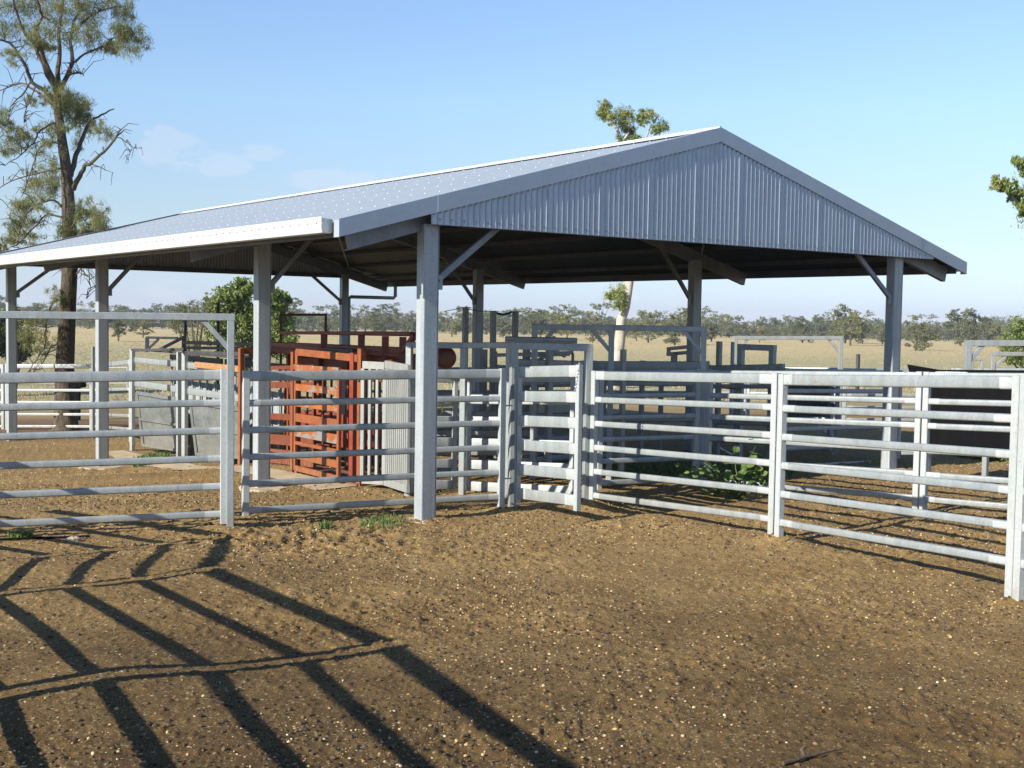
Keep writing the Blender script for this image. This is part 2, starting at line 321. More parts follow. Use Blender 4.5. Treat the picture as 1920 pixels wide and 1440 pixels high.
    h = math_(nt, 'ADD', math_(nt, 'MULTIPLY', fine, .5), math_(nt, 'ADD', math_(nt, 'MULTIPLY', k1, .5), math_(nt, 'MULTIPLY', k2, .25)))
    bump(nt, b, h, .9, .02); return m
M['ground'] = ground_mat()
# ------------------------------------------------------------------ ground sheet (denser near the eye)
def vnoise(x, y, seed):
    xi = np.floor(x).astype(np.int64); yi = np.floor(y).astype(np.int64); fx = x-xi; fy = y-yi; fx = fx*fx*(3-2*fx); fy = fy*fy*(3-2*fy)
    def h(a, b): 
        n = (a*374761393+b*668265263+seed*974634777) & 0xffffffff; n = ((n ^ (n >> 13))*1274126177) & 0xffffffff; return ((n ^ (n >> 16)) & 0xffff)/65535.0
    return (h(xi, yi)*(1-fx)+h(xi+1, yi)*fx)*(1-fy)+(h(xi, yi+1)*(1-fx)+h(xi+1, yi+1)*fx)*fy
MOUNDS = [(2.62, 12.0, .05), (2.7, 11.9, .04), (3.95, 9.42, .05), (-2.85, 12.1, .03), (-2.75, 12.6, .07), (-.1, 13.85, .05), (.97, 14.25, .06), (-.8, 13.0, .02), (1.0, 14.4, .05), (4.67, 14.0, .05)]
def clods(x, y):
    a = vnoise(x*.8+5, y*.8, 3); lump = np.clip(vnoise(x*11, y*11, 5)-.50, 0, 1)*2*np.clip(a*1.6-.3, 0.15, 1)
    lump2 = np.clip(vnoise(x*24+3, y*24, 6)-.55, 0, 1)*2
    foot = np.clip(vnoise(x*4.5, y*4.5, 8)-.68, 0, 1)*np.clip(a*1.8-.5, 0, 1)
    md = 0.0
    for mx, my, mh in MOUNDS: md = md+mh*np.exp(-((x-mx)**2+(y-my)**2)/.045)
    return md+np.clip(vnoise(x*14, y*14, 31)-.42, 0, 1)*.10*np.exp(-((x+1.9)/1.3)**2-((y-11.6)/1.0)**2)+(vnoise(x*1.7, y*1.7, 1)-.5)*.030+lump*.024+lump2*.021*(.4+a)-foot*.07+(vnoise(x*60, y*60, 9)-.5)*.004
def build_ground():
    ys = [-2500., -500, -60, -14, -6, -2, 1.0, 2.5, 3.6]; y = 4.4
    while y < 14: ys.append(y); y += max(.018, (y*y)*.00028)
    while y < 60: ys.append(y); y *= 1.012
    while y < 5000: ys.append(y); y *= 1.12
    ys = np.array(ys); k = np.concatenate([[-900., -60, -12, -3, -1.2, -.75], np.linspace(-.56, .56, 760), [.75, 1.2, 3, 12, 60, 900]])
    Y, K = np.meshgrid(ys, k, indexing='ij'); X = K*np.where(np.abs(Y) > 4, np.abs(Y), 4)
    X = np.clip(X, -5000, 5000); Z = EYE+ground_rel(X, Y)
    fade = np.clip((34-Y)/14, 0, 1)*np.where(np.abs(K) < .6, 1, 0)*np.where(Y > 3.5, 1, 0); Z = Z+clods(X, Y)*fade
    und = (vnoise(X*.04, Y*.04, 4)-.5)*.5*np.clip((Y-40)/60, 0, 1); Z = Z+und*np.where(Y < 900, 1, 0)
    ny, nk = Y.shape; V = np.stack([X, Y, Z], -1).reshape(-1, 3)
    i = (np.arange(ny-1)[:, None]*nk+np.arange(nk-1)[None]).ravel(); Fq = np.stack([i, i+1, i+nk+1, i+nk], 1)
    o = raw_mesh('ground', V, Fq, 4, M['ground'], True); tag(o, kind='structure')
build_ground()
# ------------------------------------------------------------------ loose stones on the dirt (one uncountable mass)
def gravel(n=70000, r0=.0028, r1=.0095, dark=False, nm='gravel', label='loose pebbles scattered over the brown yard dirt'):
    Y = 5.0+RNG.random(n)**.85*(12 if dark else 22); X = (RNG.random(n)*2-1)*.46*Y
    keep = RNG.random(n) < np.clip(.15*dark+(vnoise(X*.55, Y*.55, 21)-.28)*1.5*(.5+vnoise(X*2.1, Y*2.1, 22))+(Y-9)*.05, .06, 1); X, Y = X[keep], Y[keep]; n = len(X)
    Zg = EYE+ground_rel(X, Y)+clods(X, Y); r = r0+RNG.random(n)**3*r1
    ico = np.array([(0, 0, 1), (.9, 0, .3), (.3, .85, .35), (-.75, .5, .3), (-.7, -.55, .35), (.3, -.85, .25), (.6, .5, -.5), (-.3, .8, -.5), (-.9, 0, -.4), (-.2, -.8, -.5), (.7, -.45, -.5)])
    fc = np.array([(0, 1, 2), (0, 2, 3), (0, 3, 4), (0, 4, 5), (0, 5, 1), (1, 6, 2), (2, 6, 7), (2, 7, 3), (3, 7, 8), (3, 8, 4), (4, 8, 9), (4, 9, 5), (5, 9, 10), (5, 10, 1), (1, 10, 6)])
    t = RNG.random(n)*6.28; c, s_ = np.cos(t), np.sin(t); sx = .7+RNG.random(n)*.7; sz = .5+RNG.random(n)*.4
    v = ico[None]*(1+(RNG.random((n, 11, 1))-.5)*.3)*r[:, None, None]; vx = v[..., 0]*sx[:, None]; vy = v[..., 1]; 
    P = np.stack([X[:, None]+vx*c[:, None]-vy*s_[:, None], Y[:, None]+vx*s_[:, None]+vy*c[:, None], Zg[:, None]+v[..., 2]*sz[:, None]+r[:, None]*.2], -1).reshape(-1, 3)
    Fc = (fc[None]+np.arange(n)[:, None, None]*11).reshape(-1, 3)
    m, nt, b = new_mat('crumbs' if dark else 'pebbles'); g = nt.nodes.new('ShaderNodeNewGeometry')
    nt.links.new(ramp(nt, g.outputs['Random Per Island'], [(0, (.022, .013, .007)), (1, (.095, .058, .026))] if dark else [(0, (.13, .06, .035)), (.25, (.28, .15, .065)), (.5, (.40, .28, .12)), (.9, (.43, .33, .17)), (1, (.60, .51, .37))]), b.inputs['Base Color']); b.inputs['Roughness'].default_value = .8
    o = raw_mesh(nm, P, Fc, 3, m, False); tag(o, label, nm.replace('_', ' '), kind='stuff')
gravel(); gravel(60000, .003, .014, True, 'dirt_crumbs', 'dark crumbs of dirt and dung trodden over the yard')
# ------------------------------------------------------------------ the shed
Wd, LF = 8.0, [0.0, 4.116, 10.56, 16.42]
RC, RO, HR, SLOPE, LB0, LB1 = 4.137, 5.304, EYE+2.376, 0.2726, -.10, 17.27
HS = EYE+.978
def zr(s): return HR-abs(s-RC)*SLOPE
def corr_strip(mb, cols, smooth=True):
    vs = []
    for lo, hi in cols: vs += [lo, hi]
    mb.add(vs, [(2*i, 2*i+2, 2*i+3, 2*i+1) for i in range(len(cols)-1)], smooth)
def build_shed():
    sh = empty('cattle_shed', S(4, 8, 0), 'open sided galvanised steel shed with gable roof over the cattle yards', 'shed')
    PITCHC, AMP, NS = .0765, .009, 8
    # roof sheets
    for side in (-1, 1):
        mb = MB(); n = int((LB1-LB0)/PITCHC*NS); cols = []
        nrm = (UP*math.cos(math.atan(SLOPE))+DS*side*math.sin(math.atan(SLOPE)))
        for i in range(n+1):
            l = LB0+(LB1-LB0)*i/n; a = AMP*math.sin(2*math.pi*i/NS)
            cols.append((S(RC+side*RO, l, zr(RC+RO))+nrm*a, S(RC+side*.03, l, zr(RC+.03))+nrm*a))
        corr_strip(mb, cols); rs = mb.build('roof_sheet', M['zinc'], sh)
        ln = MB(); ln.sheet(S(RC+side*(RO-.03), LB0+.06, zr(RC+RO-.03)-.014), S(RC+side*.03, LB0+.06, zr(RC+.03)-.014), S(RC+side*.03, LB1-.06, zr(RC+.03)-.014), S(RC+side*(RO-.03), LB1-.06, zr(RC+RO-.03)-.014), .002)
        ln.build('lining', M['zinc_lining'], rs)  # added dark sheet standing for the shade beneath the roof
        sc = MB()
        for k in range(7):
            s0 = .25+k*.81
            for j in range(int(17.0/(PITCHC*4))):
                l = LB0+.12+j*PITCHC*4+(.06 if k % 2 else 0); p = S(RC+side*(RO-s0), l, zr(RC+RO-s0)+.010)
                sc.lathe(p, nrm, [(0, .0065), (.005, .006), (.008, .003)], 6, False)
        tag(sc.build('roof_screws', M['screw'], rs), kind='stuff')
    rcap = MB()
    for side in (-1, 1):
        rcap.sheet(S(RC, LB0-.02, HR+.035), S(RC, LB1+.02, HR+.035), S(RC+side*.16, LB1+.02, HR+.03-.16*SLOPE), S(RC+side*.16, LB0-.02, HR+.03-.16*SLOPE), .004)
    rcap.tube([S(RC, LB0-.03, HR+.035), S(RC, LB1+.03, HR+.035)], .022, 10); rcap.build('ridge_cap', M['gutter'], sh)
    # gable sheets, front and back
    for l, nm in ((-.119, 1), (16.52, -1)):
        mb = MB(); cols = []; s0, s1 = -.09, 8.63; n = int((s1-s0)/PITCHC*10)
        for i in range(n+1):
            s = s0+(s1-s0)*i/n; a = .0145*math.sin(2*math.pi*i/10); top = zr(s)-.03
            cols.append((S(s, l+a, min(HS, top-.01)), S(s, l+a, top)))
        corr_strip(mb, cols); gs = mb.build('gable_sheet', M['gable'], sh)
        for s_ in ([1.42, 2.19, 2.95, 3.72, 4.49, 5.25, 6.02, 6.78] if nm > 0 else []):
            jn = MB(); jn.bar(S(s_, l-.0155, HS+.01), S(s_, l-.0155, zr(s_)-.18), .005, .003); jn.build('sheet_lap', M['barge'], gs)
        sc = MB(); k = 0
        while s0+.1+k*PITCHC*2 < s1:
            s = s0+.1+k*PITCHC*2; k += 1
            if nm > 0: sc.lathe(S(s, l-.012, HS+.055), -DL, [(0, .007), (.008, .006)], 6, False)
        if nm > 0: tag(sc.build('sheet_screws', M['dark'], gs), kind='stuff')
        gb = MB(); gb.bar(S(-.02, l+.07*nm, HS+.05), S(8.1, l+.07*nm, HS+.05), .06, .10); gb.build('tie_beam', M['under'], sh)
        # barge cappings: angle over the sheet edge, in a long and a short length
        lb = LB0-.045 if nm > 0 else LB1+.045
        for side in (-1, 1):
            for (a, b, o_) in ((0, 4.16, 0), (4.13, RO+.01, .004*nm)):
                mb = MB(); pa, pb = RC+side*a, RC+side*b; t = 0.175
                mb.sheet(S(pa, lb+o_, zr(pa)+.035), S(pb, lb+o_, zr(pb)+.035), S(pb, lb+o_, zr(pb)+.035-t), S(pa, lb+o_, zr(pa)+.035-t), .003)
                mb.sheet(S(pa, lb+o_, zr(pa)+.037), S(pb, lb+o_, zr(pb)+.037), S(pb, lb+.13*nm, zr(pb)+.037), S(pa, lb+.13*nm, zr(pa)+.037), .003)
                mb.sheet(S(pa, lb+o_+.002*nm, zr(pa)+.037-t), S(pb, lb+o_+.002*nm, zr(pb)+.037-t), S(pb, lb+.03*nm, zr(pb)+.037-t), S(pa, lb+.03*nm, zr(pa)+.037-t), .003)
                if b > 5: mb.sheet(S(pb, lb+.004*nm, zr(pb)+.03), S(pb, lb+.11*nm, zr(pb)+.03), S(pb, lb+.11*nm, zr(pb)+.035-t), S(pb, lb+.004*nm, zr(pb)+.035-t), .003)
                mb.build('barge_capping', M['barge'], sh)
    # gutters
    for side in (-1, 1):
        mb = MB(); s = RC+side*(RO-.01); z = zr(s)
        prof = [(0, .0), (.012, .012), (.012, .0-.04), (.006, -.05), (.012, -.06), (.012, -.10), (.0, -.145), (-.09, -.15), (-.115, -.14), (-.115, -.01)]
        prof = [(x*(-side)+(.12*-side), y+.045) for x, y in prof]
        pts0 = [S(s, .02, z)+DS*(-x)+UP*y for x, y in prof]; pts1 = [S(s, LB1-.05, z)+DS*(-x)+UP*y for x, y in prof]; n = len(prof)
        mb.add(pts0+pts1, [(i, (i+1), n+i+1, n+i) for i in range(n-1)]); mb.add(pts0+pts1, [tuple(range(n))[::-1], tuple(range(n, 2*n))])
        g_ = mb.build('gutter', M['gutter'], sh)
        rv = MB()
        for k in range(90):
            rv.lathe(S(s, .12+k*.19, z-.005)+DS*(side*.135), DS*side, [(-.005, .006), (.003, .005)], 6, False)
        tag(rv.build('rivets', M['under'], g_), kind='stuff')
        fb = MB(); fb.bar(S(RC+side*(RO-.06), .0, zr(RC+RO)-.075), S(RC+side*(RO-.06), LB1-.1, zr(RC+RO)-.075), .04, .12); fb.build('eave_purlin', M['under'], sh)
    # posts, braces, rafters
    for j, l in enumerate(LF):
        for side, s in ((-1, 0.0), (1, Wd)):
            l_ = l+.08 if j == 0 else l
            g0 = SG(s, l_, -.15); top = S(s+.09*side*0, l_, zr(s)-.26)
            a, b = .18, .155
            mb = MB(); dx, dy = DS, DL
            pr = []
            for (cx, cy, t0) in ((a/2-.016, b/2-.016, 0), (-a/2+.016, b/2-.016, 90), (-a/2+.016, -b/2+.016, 180), (a/2-.016, -b/2+.016, 270)):
                for q in range(4): t = R(t0+30*q); pr.append((cx+.016*math.cos(t), cy+.016*math.sin(t)))
            n = len(pr); lo = [g0+dx*x+dy*y for x, y in pr]; hi = [top+dx*x+dy*y for x, y in pr]
            mb.add(lo+hi, [(i, (i+1) % n, n+(i+1) % n, n+i) for i in range(n)], False); mb.add(lo+hi, [tuple(range(n, 2*n))])
            mb.bar(g0+dx*(a/2+.004)-dy*(b/2-.01), top+dx*(a/2+.004)-dy*(b/2-.01), .006, .018, up=DL)
            po = mb.build('post', M['galvpost'], sh)
            # knee brace with its cleat, across the span
            zb = EYE+.42; zt = zr(s-side*.95)-.24 if j not in (0, 3) else HS+.03
            kb = MB(); kb.bar(S(s-side*.13, l_-.01, zb), S(s-side*(.90), l_-.01, zt), .045, .07)
            kb.build('knee_brace', M['rafter'], po)
            ct = MB(); ct.bar(S(s-side*.09, l_-.035, zb-.04), S(s-side*.17, l_-.035, zb-.04), .006, .15); ct.lathe(S(s-side*.135, l_-.04, zb-.02), -DL, [(0, .014), (.012, .013)], 6, False); ct.build('cleat', M['galv'], po)
            # rafter with its tail past the post
            rf = MB(); e = RC+side*(RO-.16); z0 = zr(e)-.10; zt_ = zr(RC+side*.02)-.10; h = .20
            for hh, ww, dd in ((0, .065, .012), (-h+.012, .065, .012)):
                pass
            pts = [S(e, l_, z0), S(RC+side*.02, l_, zt_), S(RC+side*.02, l_, zt_-h), S(e-side*.05, l_, z0-h)]
            rf.sheet(*pts, .012)
            rf.sheet(*[p+DL*.033 for p in (pts[3], pts[2], pts[2]+UP*.01, pts[3]+UP*.01)], .07)
            rf.sheet(*[p+DL*.033 for p in (pts[0]-UP*.01, pts[1]-UP*.01, pts[1], pts[0])], .07)
            rf.build('rafter', M['rafter'], sh)
    for side in (-1, 1):
        for k in range(6):
            s = RC+side*(RO-.55-k*.86); pb = MB(); z = zr(s)-.055
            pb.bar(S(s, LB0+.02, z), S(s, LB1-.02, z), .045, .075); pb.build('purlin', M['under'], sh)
    # roof bracing straps
    for (l0, l1) in ((.1, 4.1), (10.6, 16.4)):
        for side in (-1, 1):
            for (q0, q1) in ((l0, l1), (l1, l0)):
                st = MB(); a_, b_ = RC+side*4.0, RC+side*.3
                st.bar(S(a_, q0, zr(a_)-.105), S(b_, q1, zr(b_)-.105), .03, .004); st.build('brace_strap', M['galv'], sh)
    # downpipe at the far right corner
    dp = MB(); c0 = S(RC+RO+.06, 16.42, zr(RC+RO)-.08); c1 = c0-UP*.34; c2 = S(Wd+.14, 16.42, 0); c2.z = c1.z; c3 = Vector((c2.x, c2.y, gz(c2.x, c2.y)))
    dp.tube([c0, c1+UP*.05, c1+(c2-c1).normalized()*.05, c2-(c2-c1).normalized()*.05, c2-UP*.05, c3], .045, 10); dp.build('downpipe', M['galv'], sh)
build_shed()
# concrete footings
for i, (s, l, r, txt) in enumerate([(0, .08, .26, 'pale concrete footing at the foot of the near left corner post'), (0, 4.116, .34, 'pale concrete footing at the foot of the second shed post'), (0, 10.56, .42, 'pale concrete footing at the foot of the third shed post'), (8, .08, .25, 'concrete footing at the foot of the near right corner post')]):
    mb = MB(); p = SG(s, l, -.06); n = 22; ring = [(r*(.85+.3*random.random()), t*2*math.pi/n) for t in range(n)]
    vs = [p+UP*.085]+[p+UP*.083+Vector((q*math.cos(t), q*math.sin(t), 0))*.9 for q, t in ring]+[p+Vector((q*math.cos(t), q*math.sin(t), 0))*1.1 for q, t in ring]
    mb.add(vs, [(0, 1+k, 1+(k+1) % n) for k in range(n)]+[(1+k, 1+n+k, 1+n+(k+1) % n, 1+(k+1) % n) for k in range(n)])
    tag(mb.build('concrete_footing', M['concrete']), txt, 'footing', 'concrete footings of the shed posts')
# concrete strip beside the race
mb = MB(); n = 24; L_, R_ = [], []
for i in range(n+1):
    l = 3.4+i*(12.5-3.4)/n; L_.append(SG(.42+.16*random.random(), l, .012)); R_.append(SG(1.05, l, .02))
mb.add(L_+R_, [(i, i+1, n+2+i, n+1+i) for i in range(n)])
tag(mb.build('concrete_apron', M['concrete']), kind='structure')
# ------------------------------------------------------------------ yard panels
def panel(name, label, cat, a, b, rails=6, mat='galv', group=None, sp=.279, rh=.08, th=.115, stile=.07, gap=None, feet=(True, True), rw=.042, bottom=True, extra=None, stile_h=(0, 0), skip=(), drop=0.0):
    """a, b = (px, Y, top_py): ends of the panel as seen in the photograph; or world Vectors whose z is the top"""
    A = W(a[0], a[2], a[1]) if not isinstance(a, Vector) else a; B = W(b[0], b[2], b[1]) if not isinstance(b, Vector) else b
    d = Vector((B.x-A.x, B.y-A.y, 0)); ln = d.length; d.normalize(); ang = math.atan2(d.y, d.x)
    mid = (A+B)/2; root = empty(name, (mid.x, mid.y, gz(mid.x, mid.y)), label, cat, group); m = M[mat]
    for k, (P, foot) in enumerate(((A, feet[0]), (B, feet[1]))):
        lowest = P.z-th-sp*(rails-1)-.04
        zb = gz(P.x, P.y)-.12 if foot else lowest
        inw = d*(stile/2)*(1 if k == 0 else -1)
        if stile > 0:
            q = MB(); q.post(Vector((P.x, P.y, zb))+inw, Vector((P.x, P.y, P.z+stile_h[k]))+inw, stile, stile, ang, .006)
            if mat == 'galv' and stile >= .06:      # zinc sprayed rail ends at the welds
                for i in range(rails):
                    z_ = [V_.z-(th/2 if i == 0 else th/2+sp*i+drop) for V_ in (A, B)]; e0 = Vector((A.x, A.y, z_[0])); e1 = Vector((B.x, B.y, z_[1])); dr = (e1-e0).normalized()
                    L_ = .10+.07*math.sin(i*2.3+k*1.7+P.x)**2
                    a0, a1 = (e0+dr*stile*.92, e0+dr*(stile+L_)) if k == 0 else (e1-dr*(stile+L_), e1-dr*stile*.92)
                    q.rail(a0, a1, rw+.003, (th if i == 0 else rh)+.003)
            q.build('stile', M['galvend'] if mat == 'galv' else m, root)
    for i in range(rails):
        if i in skip: continue
        zA = A.z-(th/2 if i == 0 else th/2+sp*i+drop); zB = B.z-(th/2 if i == 0 else th/2+sp*i+drop); hh = th if i == 0 else rh
        q = MB(); q.rail(Vector((A.x, A.y, zA))+d*stile*.9, Vector((B.x, B.y, zB))-d*stile*.9, rw, hh); q.build('rail', m, root)
    if extra: extra(root, A, B, d, ang)
    return root
def chain(mb, p, q, sag, r=.006, n=10):
    pts = [p.lerp(q, i/n)-UP*sag*4*(i/n)*(1-i/n) for i in range(n+1)]; mb.tube(pts, r, 5)
GP = 'galvanised rail panels of the cattle yards'
def latch_pin(root, A, B, d, ang):
    for dz in (-.42, -1.25):
        q = MB(); q.tube([B+d*-.02+UP*dz, B+d*.09+UP*dz], .009, 6); q.build('joining_pin', M['galv'], root)
panel('yard_gate', 'long six rail galvanised gate at the far left front, hung before the left shed posts', 'gate', (-172, 11.35, 700), (427, 12.15, 692), group=None, sp=.277, feet=(True, False))
panel('rail_panel', 'six rail panel passing behind the near corner post of the shed', 'panel', (455, 12.62, 695), (948, 13.85, 691), group=GP, extra=latch_pin)
panel('rail_panel', 'sunlit six rail panel just right of the open narrow gate', 'panel', (1112, 14.25, 695), (1461, 12.1, 700), group=GP, extra=latch_pin)
panel('rail_panel', 'nearest six rail panel running to the right edge of the picture', 'panel', (1464, 11.95, 701), (1917, 9.45, 704), group=GP, extra=latch_pin)
panel('rail_panel', 'last front panel of which only one post shows at the right edge', 'panel', (1919, 9.4, 703), (2400, 7.4, 705), group=GP)
# overhead bow gateway at left
def bow(name, label, pts_posts, top, sz=.075, mat='galv', braces=(), group=None, foot=True, cat='gateway frame'):
    """pts_posts = [(px, Y)], top = [py...]"""
    P = [W(px, ty, Y) for (px, Y), ty in zip(pts_posts, top)]
    c = P[0].lerp(P[-1], .5); root = empty(name, (c.x, c.y, gz(c.x, c.y)), label, cat, group)
    d = (P[-1]-P[0]); d.z = 0; d.normalize(); ang = math.atan2(d.y, d.x)
    for p in P:
        q = MB(); q.post(Vector((p.x, p.y, gz(p.x, p.y)-.1 if foot is True else p.z-foot)), p-UP*sz*.5, sz, sz, ang, .006); q.build('post', M[mat], root)
    for i in range(len(P)-1):
        q = MB(); q.bar(P[i]-UP*sz*.5-d*sz*.5, P[i+1]-UP*sz*.5+d*sz*.5, sz*1.04, sz, ch=.006); q.build('top_rail', M[mat], root)
    for (i, side) in braces:
        p = P[i]; q = MB(); q.bar(p-UP*(sz+.27)+d*side*sz*.3, p-UP*(sz*.8)+d*side*.27, sz*.6, sz*.7, ch=.004); q.build('corner_brace', M[mat], root)
    return root
bow('overhead_bow', 'tall galvanised overhead bow frame crossing in front of the left shed posts', [(-170, 11.45), (433, 12.12)], [581, 588], sz=.072, braces=((1, -1), (0, 1)), group=None)
# side fence at the left, out of the picture: its rails throw the long shadows across the dirt
SF = [Vector((-1.75, 3.45, 0)), Vector((-3.1, 6.05, 0)), Vector((-4.64, 8.15, 0)), Vector((-4.9, 9.80, 0)), Vector((-7.3, 11.73, 0))]
for i in range(4):
    a, b = SF[i].copy(), SF[i+1].copy(); dd = (b-a).normalized(); a += dd*.055; b -= dd*.055
    a.z = gz(a.x, a.y)+1.56; b.z = gz(b.x, b.y)+1.56
    panel('rail_panel', ['side panel left of the picture nearest the camera, throwing rail shadows', 'second side panel left of the picture, throwing rail shadows', 'third side panel left of the picture, a short one', 'fourth side panel left of the picture, meeting the long gate'][i], 'panel', a, b, group=GP, sp=.285, rh=.074, th=.115, drop=.035, rails=5, stile=.07 if i < 2 else .03)
# small drafting gate and its portal
def wide(root, A, B, d, ang): pass
gate = panel('narrow_gate', 'narrow sunlit six board gate standing ajar in the fence beside the shed post', 'gate', (971, 13.95, 686), (1090, 13.0, 684), sp=.277, rh=.13, th=.135, rw=.03, stile=.06, feet=(False, False))
c_ = W(1086, 682, 12.98); q = MB()
for k in range(9):
    q.lathe(c_+Vector((.0-.005*k, -.05, -.035*k)), Vector((1, .4*(-1)**k, .3)), [(-.006, .013), (.006, .013)], 8, False)
q.build('latch_chain', M['galv'], gate)
q = MB(); q.tube([W(966, 684, 13.9), W(966, 948, 13.9)], .011, 6); q.tube([W(958, 944, 13.85), W(975, 948, 13.85)], .012, 6); q.build('drop_bolt', M['galv'], gate)
bow('portal_frame', 'galvanised portal frame around the narrow gate', [(964, 14.05), (1104, 14.3)], [641, 645], sz=.085)
bow('portal_frame', 'galvanised portal frame behind the near corner post of the shed', [(768, 15.2), (870, 15.2), (956, 14.75)], [641, 642, 641], sz=.075)
panel('slide_rail', 'flat galvanised slide gate track lying above the narrow gate portal', 'track', (947, 14.6, 631), (1082, 14.6, 634), rails=1, th=.06, stile=0, feet=(False, False), rw=.09)
# gates just behind the front line
panel('board_gate', 'wide board gate in the sun directly behind the narrow gate', 'gate', (876, 15.6, 698), (1080, 14.75, 697), sp=.277, rh=.13, th=.13, rw=.03, stile=.06, feet=(False, False), mat='galvdull')
panel('board_gate', 'wide board gate between the white slatted gate and the portal post', 'gate', (771, 15.6, 697), (858, 15.9, 700), sp=.277, rh=.13, th=.13, rw=.03, stile=.06, feet=(False, False), mat='galvdull')
panel('board_gate', 'deep shaded board gate further back between the corner post and the narrow gate', 'gate', (800, 17.6, 697), (1010, 17.9, 699), sp=.277, rh=.10, th=.11, rw=.03, stile=.06, mat='galvdull')
q = MB(); q.bar(W(829, 763, 15.5), W(829, 774, 15.5), .02, .035); tag(q.build('yellow_tag', M['yellow']), 'small yellow plastic tag on the rails right of the corner post', 'tag')
# slatted pale gates
def slat_gate(label, a, b, n, sw, top_h=.10):
    A = W(a[0], a[2], a[1]); B = W(b[0], b[2], b[1]); d = Vector((B.x-A.x, B.y-A.y, 0)); ln = d.length; d.normalize(); ang = math.atan2(d.y, d.x)
    zA = gz(A.x, A.y)+.06; zB = gz(B.x, B.y)+.06
    root = empty('slatted_gate', ((A.x+B.x)/2, (A.y+B.y)/2, zA), label, 'gate', 'pale slatted gates beside the orange crush')
    q = MB(); q.bar(A-UP*top_h/2, B-UP*top_h/2, .04, top_h); q.build('top_rail', M['white'], root)
    q = MB(); q.bar(Vector((A.x, A.y, zA+.05)), Vector((B.x, B.y, zB+.05)), .04, .09); q.build('bottom_rail', M['white'], root)
    for k in range(n):
        t = (k+.5)/n if n > 6 else k/(n-1); P = A.lerp(B, t); w = sw*(1.3 if k in (0, n-1) else 1)
        z0 = zA+(zB-zA)*t; q = MB(); q.post(Vector((P.x, P.y, z0+.09))-Vector((d.y, -d.x, 0))*0, P-UP*top_h*.98, w, .035, ang, .004); q.build('slat', M['white'], root)
    q = MB(); q.bar(A.lerp(B, 0)-UP*.17, B-UP*.17, .03, .03); q.build('top_rail', M['white'], root)
    return root
slat_gate('pale gate of four wide spaced slats next to the orange crush', (681, 16.2, 677), (722, 16.05, 679), 4, .042)
slat_gate('pale gate of narrow close set vertical slats half open behind the corner post', (724, 16.0, 676), (768, 14.9, 684), 12, .044)
# ------------------------------------------------------------------ interior yards right of the narrow gate
panel('rail_panel', 'shaded interior panel behind the left half of the sunlit front panel', 'panel', (1122, 15.6, 693), (1312, 16.2, 692), group=GP)
panel('rail_panel', 'interior panel running from the overhead frame out into the sun', 'panel', (1327, 16.0, 693), (1731, 14.0, 697), group=GP, extra=latch_pin)
panel('rail_panel', 'interior panel beside the black sheeted pen at right', 'panel', (1734, 13.95, 697), (2150, 12.2, 700), group=GP)
bow('overhead_bow', 'dark overhead bow frame across the middle pens in the shed shade', [(1003, 16.6), (1147, 16.5), (1320, 16.3)], [608, 609, 612], sz=.075, braces=((1, -1), (2, -1), (0, 1)), mat='galvdull')
panel('rail_panel', 'panel with a deep top rail crossing behind the overhead frame', 'panel', (1110, 19.0, 676), (1330, 19.2, 677), group=GP, th=.16, mat='galvdull')
panel('rail_panel', 'shaded panel in the middle of the yards under the roof', 'panel', (1330, 19.2, 684), (1470, 18.0, 682), group=GP, mat='galvdull')
panel('rail_panel', 'shaded forcing pen panel left of the round race', 'panel', (930, 19.5, 684), (1112, 20.5, 683), group=GP, mat='galvdull')
panel('rail_panel', 'shaded panel angling back behind the sunlit narrow gate', 'panel', (960, 17.0, 672), (1098, 18.8, 676), group=GP, mat='galvdull', rh=.10)
panel('rail_panel', 'bright far panel seen beneath the middle overhead frame', 'panel', (1118, 31, 688), (1400, 30, 690), group=GP)
panel('rail_panel', 'bright far panel under the white overhead portal', 'panel', (1402, 29, 687), (1578, 28, 689), group=GP, th=.15)
panel('rail_panel', 'bright far panel left of the right corner post', 'panel', (1582, 28, 690), (1780, 28, 692), group=GP)
panel('rail_panel', 'bright far panel at the far right behind the black sheet', 'panel', (1784, 28, 690), (2150, 27, 690), group=GP)
panel('rail_panel', 'far panel in the distance behind the pale slatted gates', 'panel', (690, 31, 688), (900, 31, 688), group=GP)
panel('rail_panel', 'far panel in the distance behind the narrow gate', 'panel', (905, 31, 688), (1112, 32, 689), group=GP)
panel('rail_panel', 'sun and shade striped panel between the overhead frame and the right corner post', 'panel', (1470, 17.8, 690), (1690, 19.5, 694), group=GP, mat='galvdull')
panel('rail_panel', 'cross panel standing end on in the middle pens', 'panel', (1383, 19.5, 688), (1330, 24, 690), group=GP, mat='galvdull')
panel('rail_panel', 'cross panel standing end on right of the white portal', 'panel', (1572, 20, 693), (1540, 25, 692), group=GP)
bow('overhead_bow', 'white sunlit overhead portal standing in the far pens', [(1379, 27.2), (1577, 27.2)], [630, 630], sz=.085, braces=((0, 1), (1, -1)), mat='white')
bow('overhead_bow', 'dark square portal in front of the white far portal', [(1390, 19.0), (1449, 18.6)], [645, 647], sz=.09, mat='galvdull')
bow('overhead_bow', 'sunlit overhead portal at the right edge behind the black sheet', [(1816, 23), (2050, 23)], [638, 638], sz=.11, braces=((0, 1),))
bow('overhead_bow', 'thin low portal seen through the right hand portal', [(1823, 27), (1842, 27)], [671, 671], sz=.06, mat='white')
bow('overhead_bow', 'distant second portal near the right edge', [(1862, 25), (1990, 25)], [660, 660], sz=.08, braces=((0, 1),), mat='white')
bow('overhead_bow', 'small tilted box frame on top of the far middle panels', [(1254, 22.5), (1300, 21.5)], [651, 646], sz=.06, mat='galvdull', foot=.16)
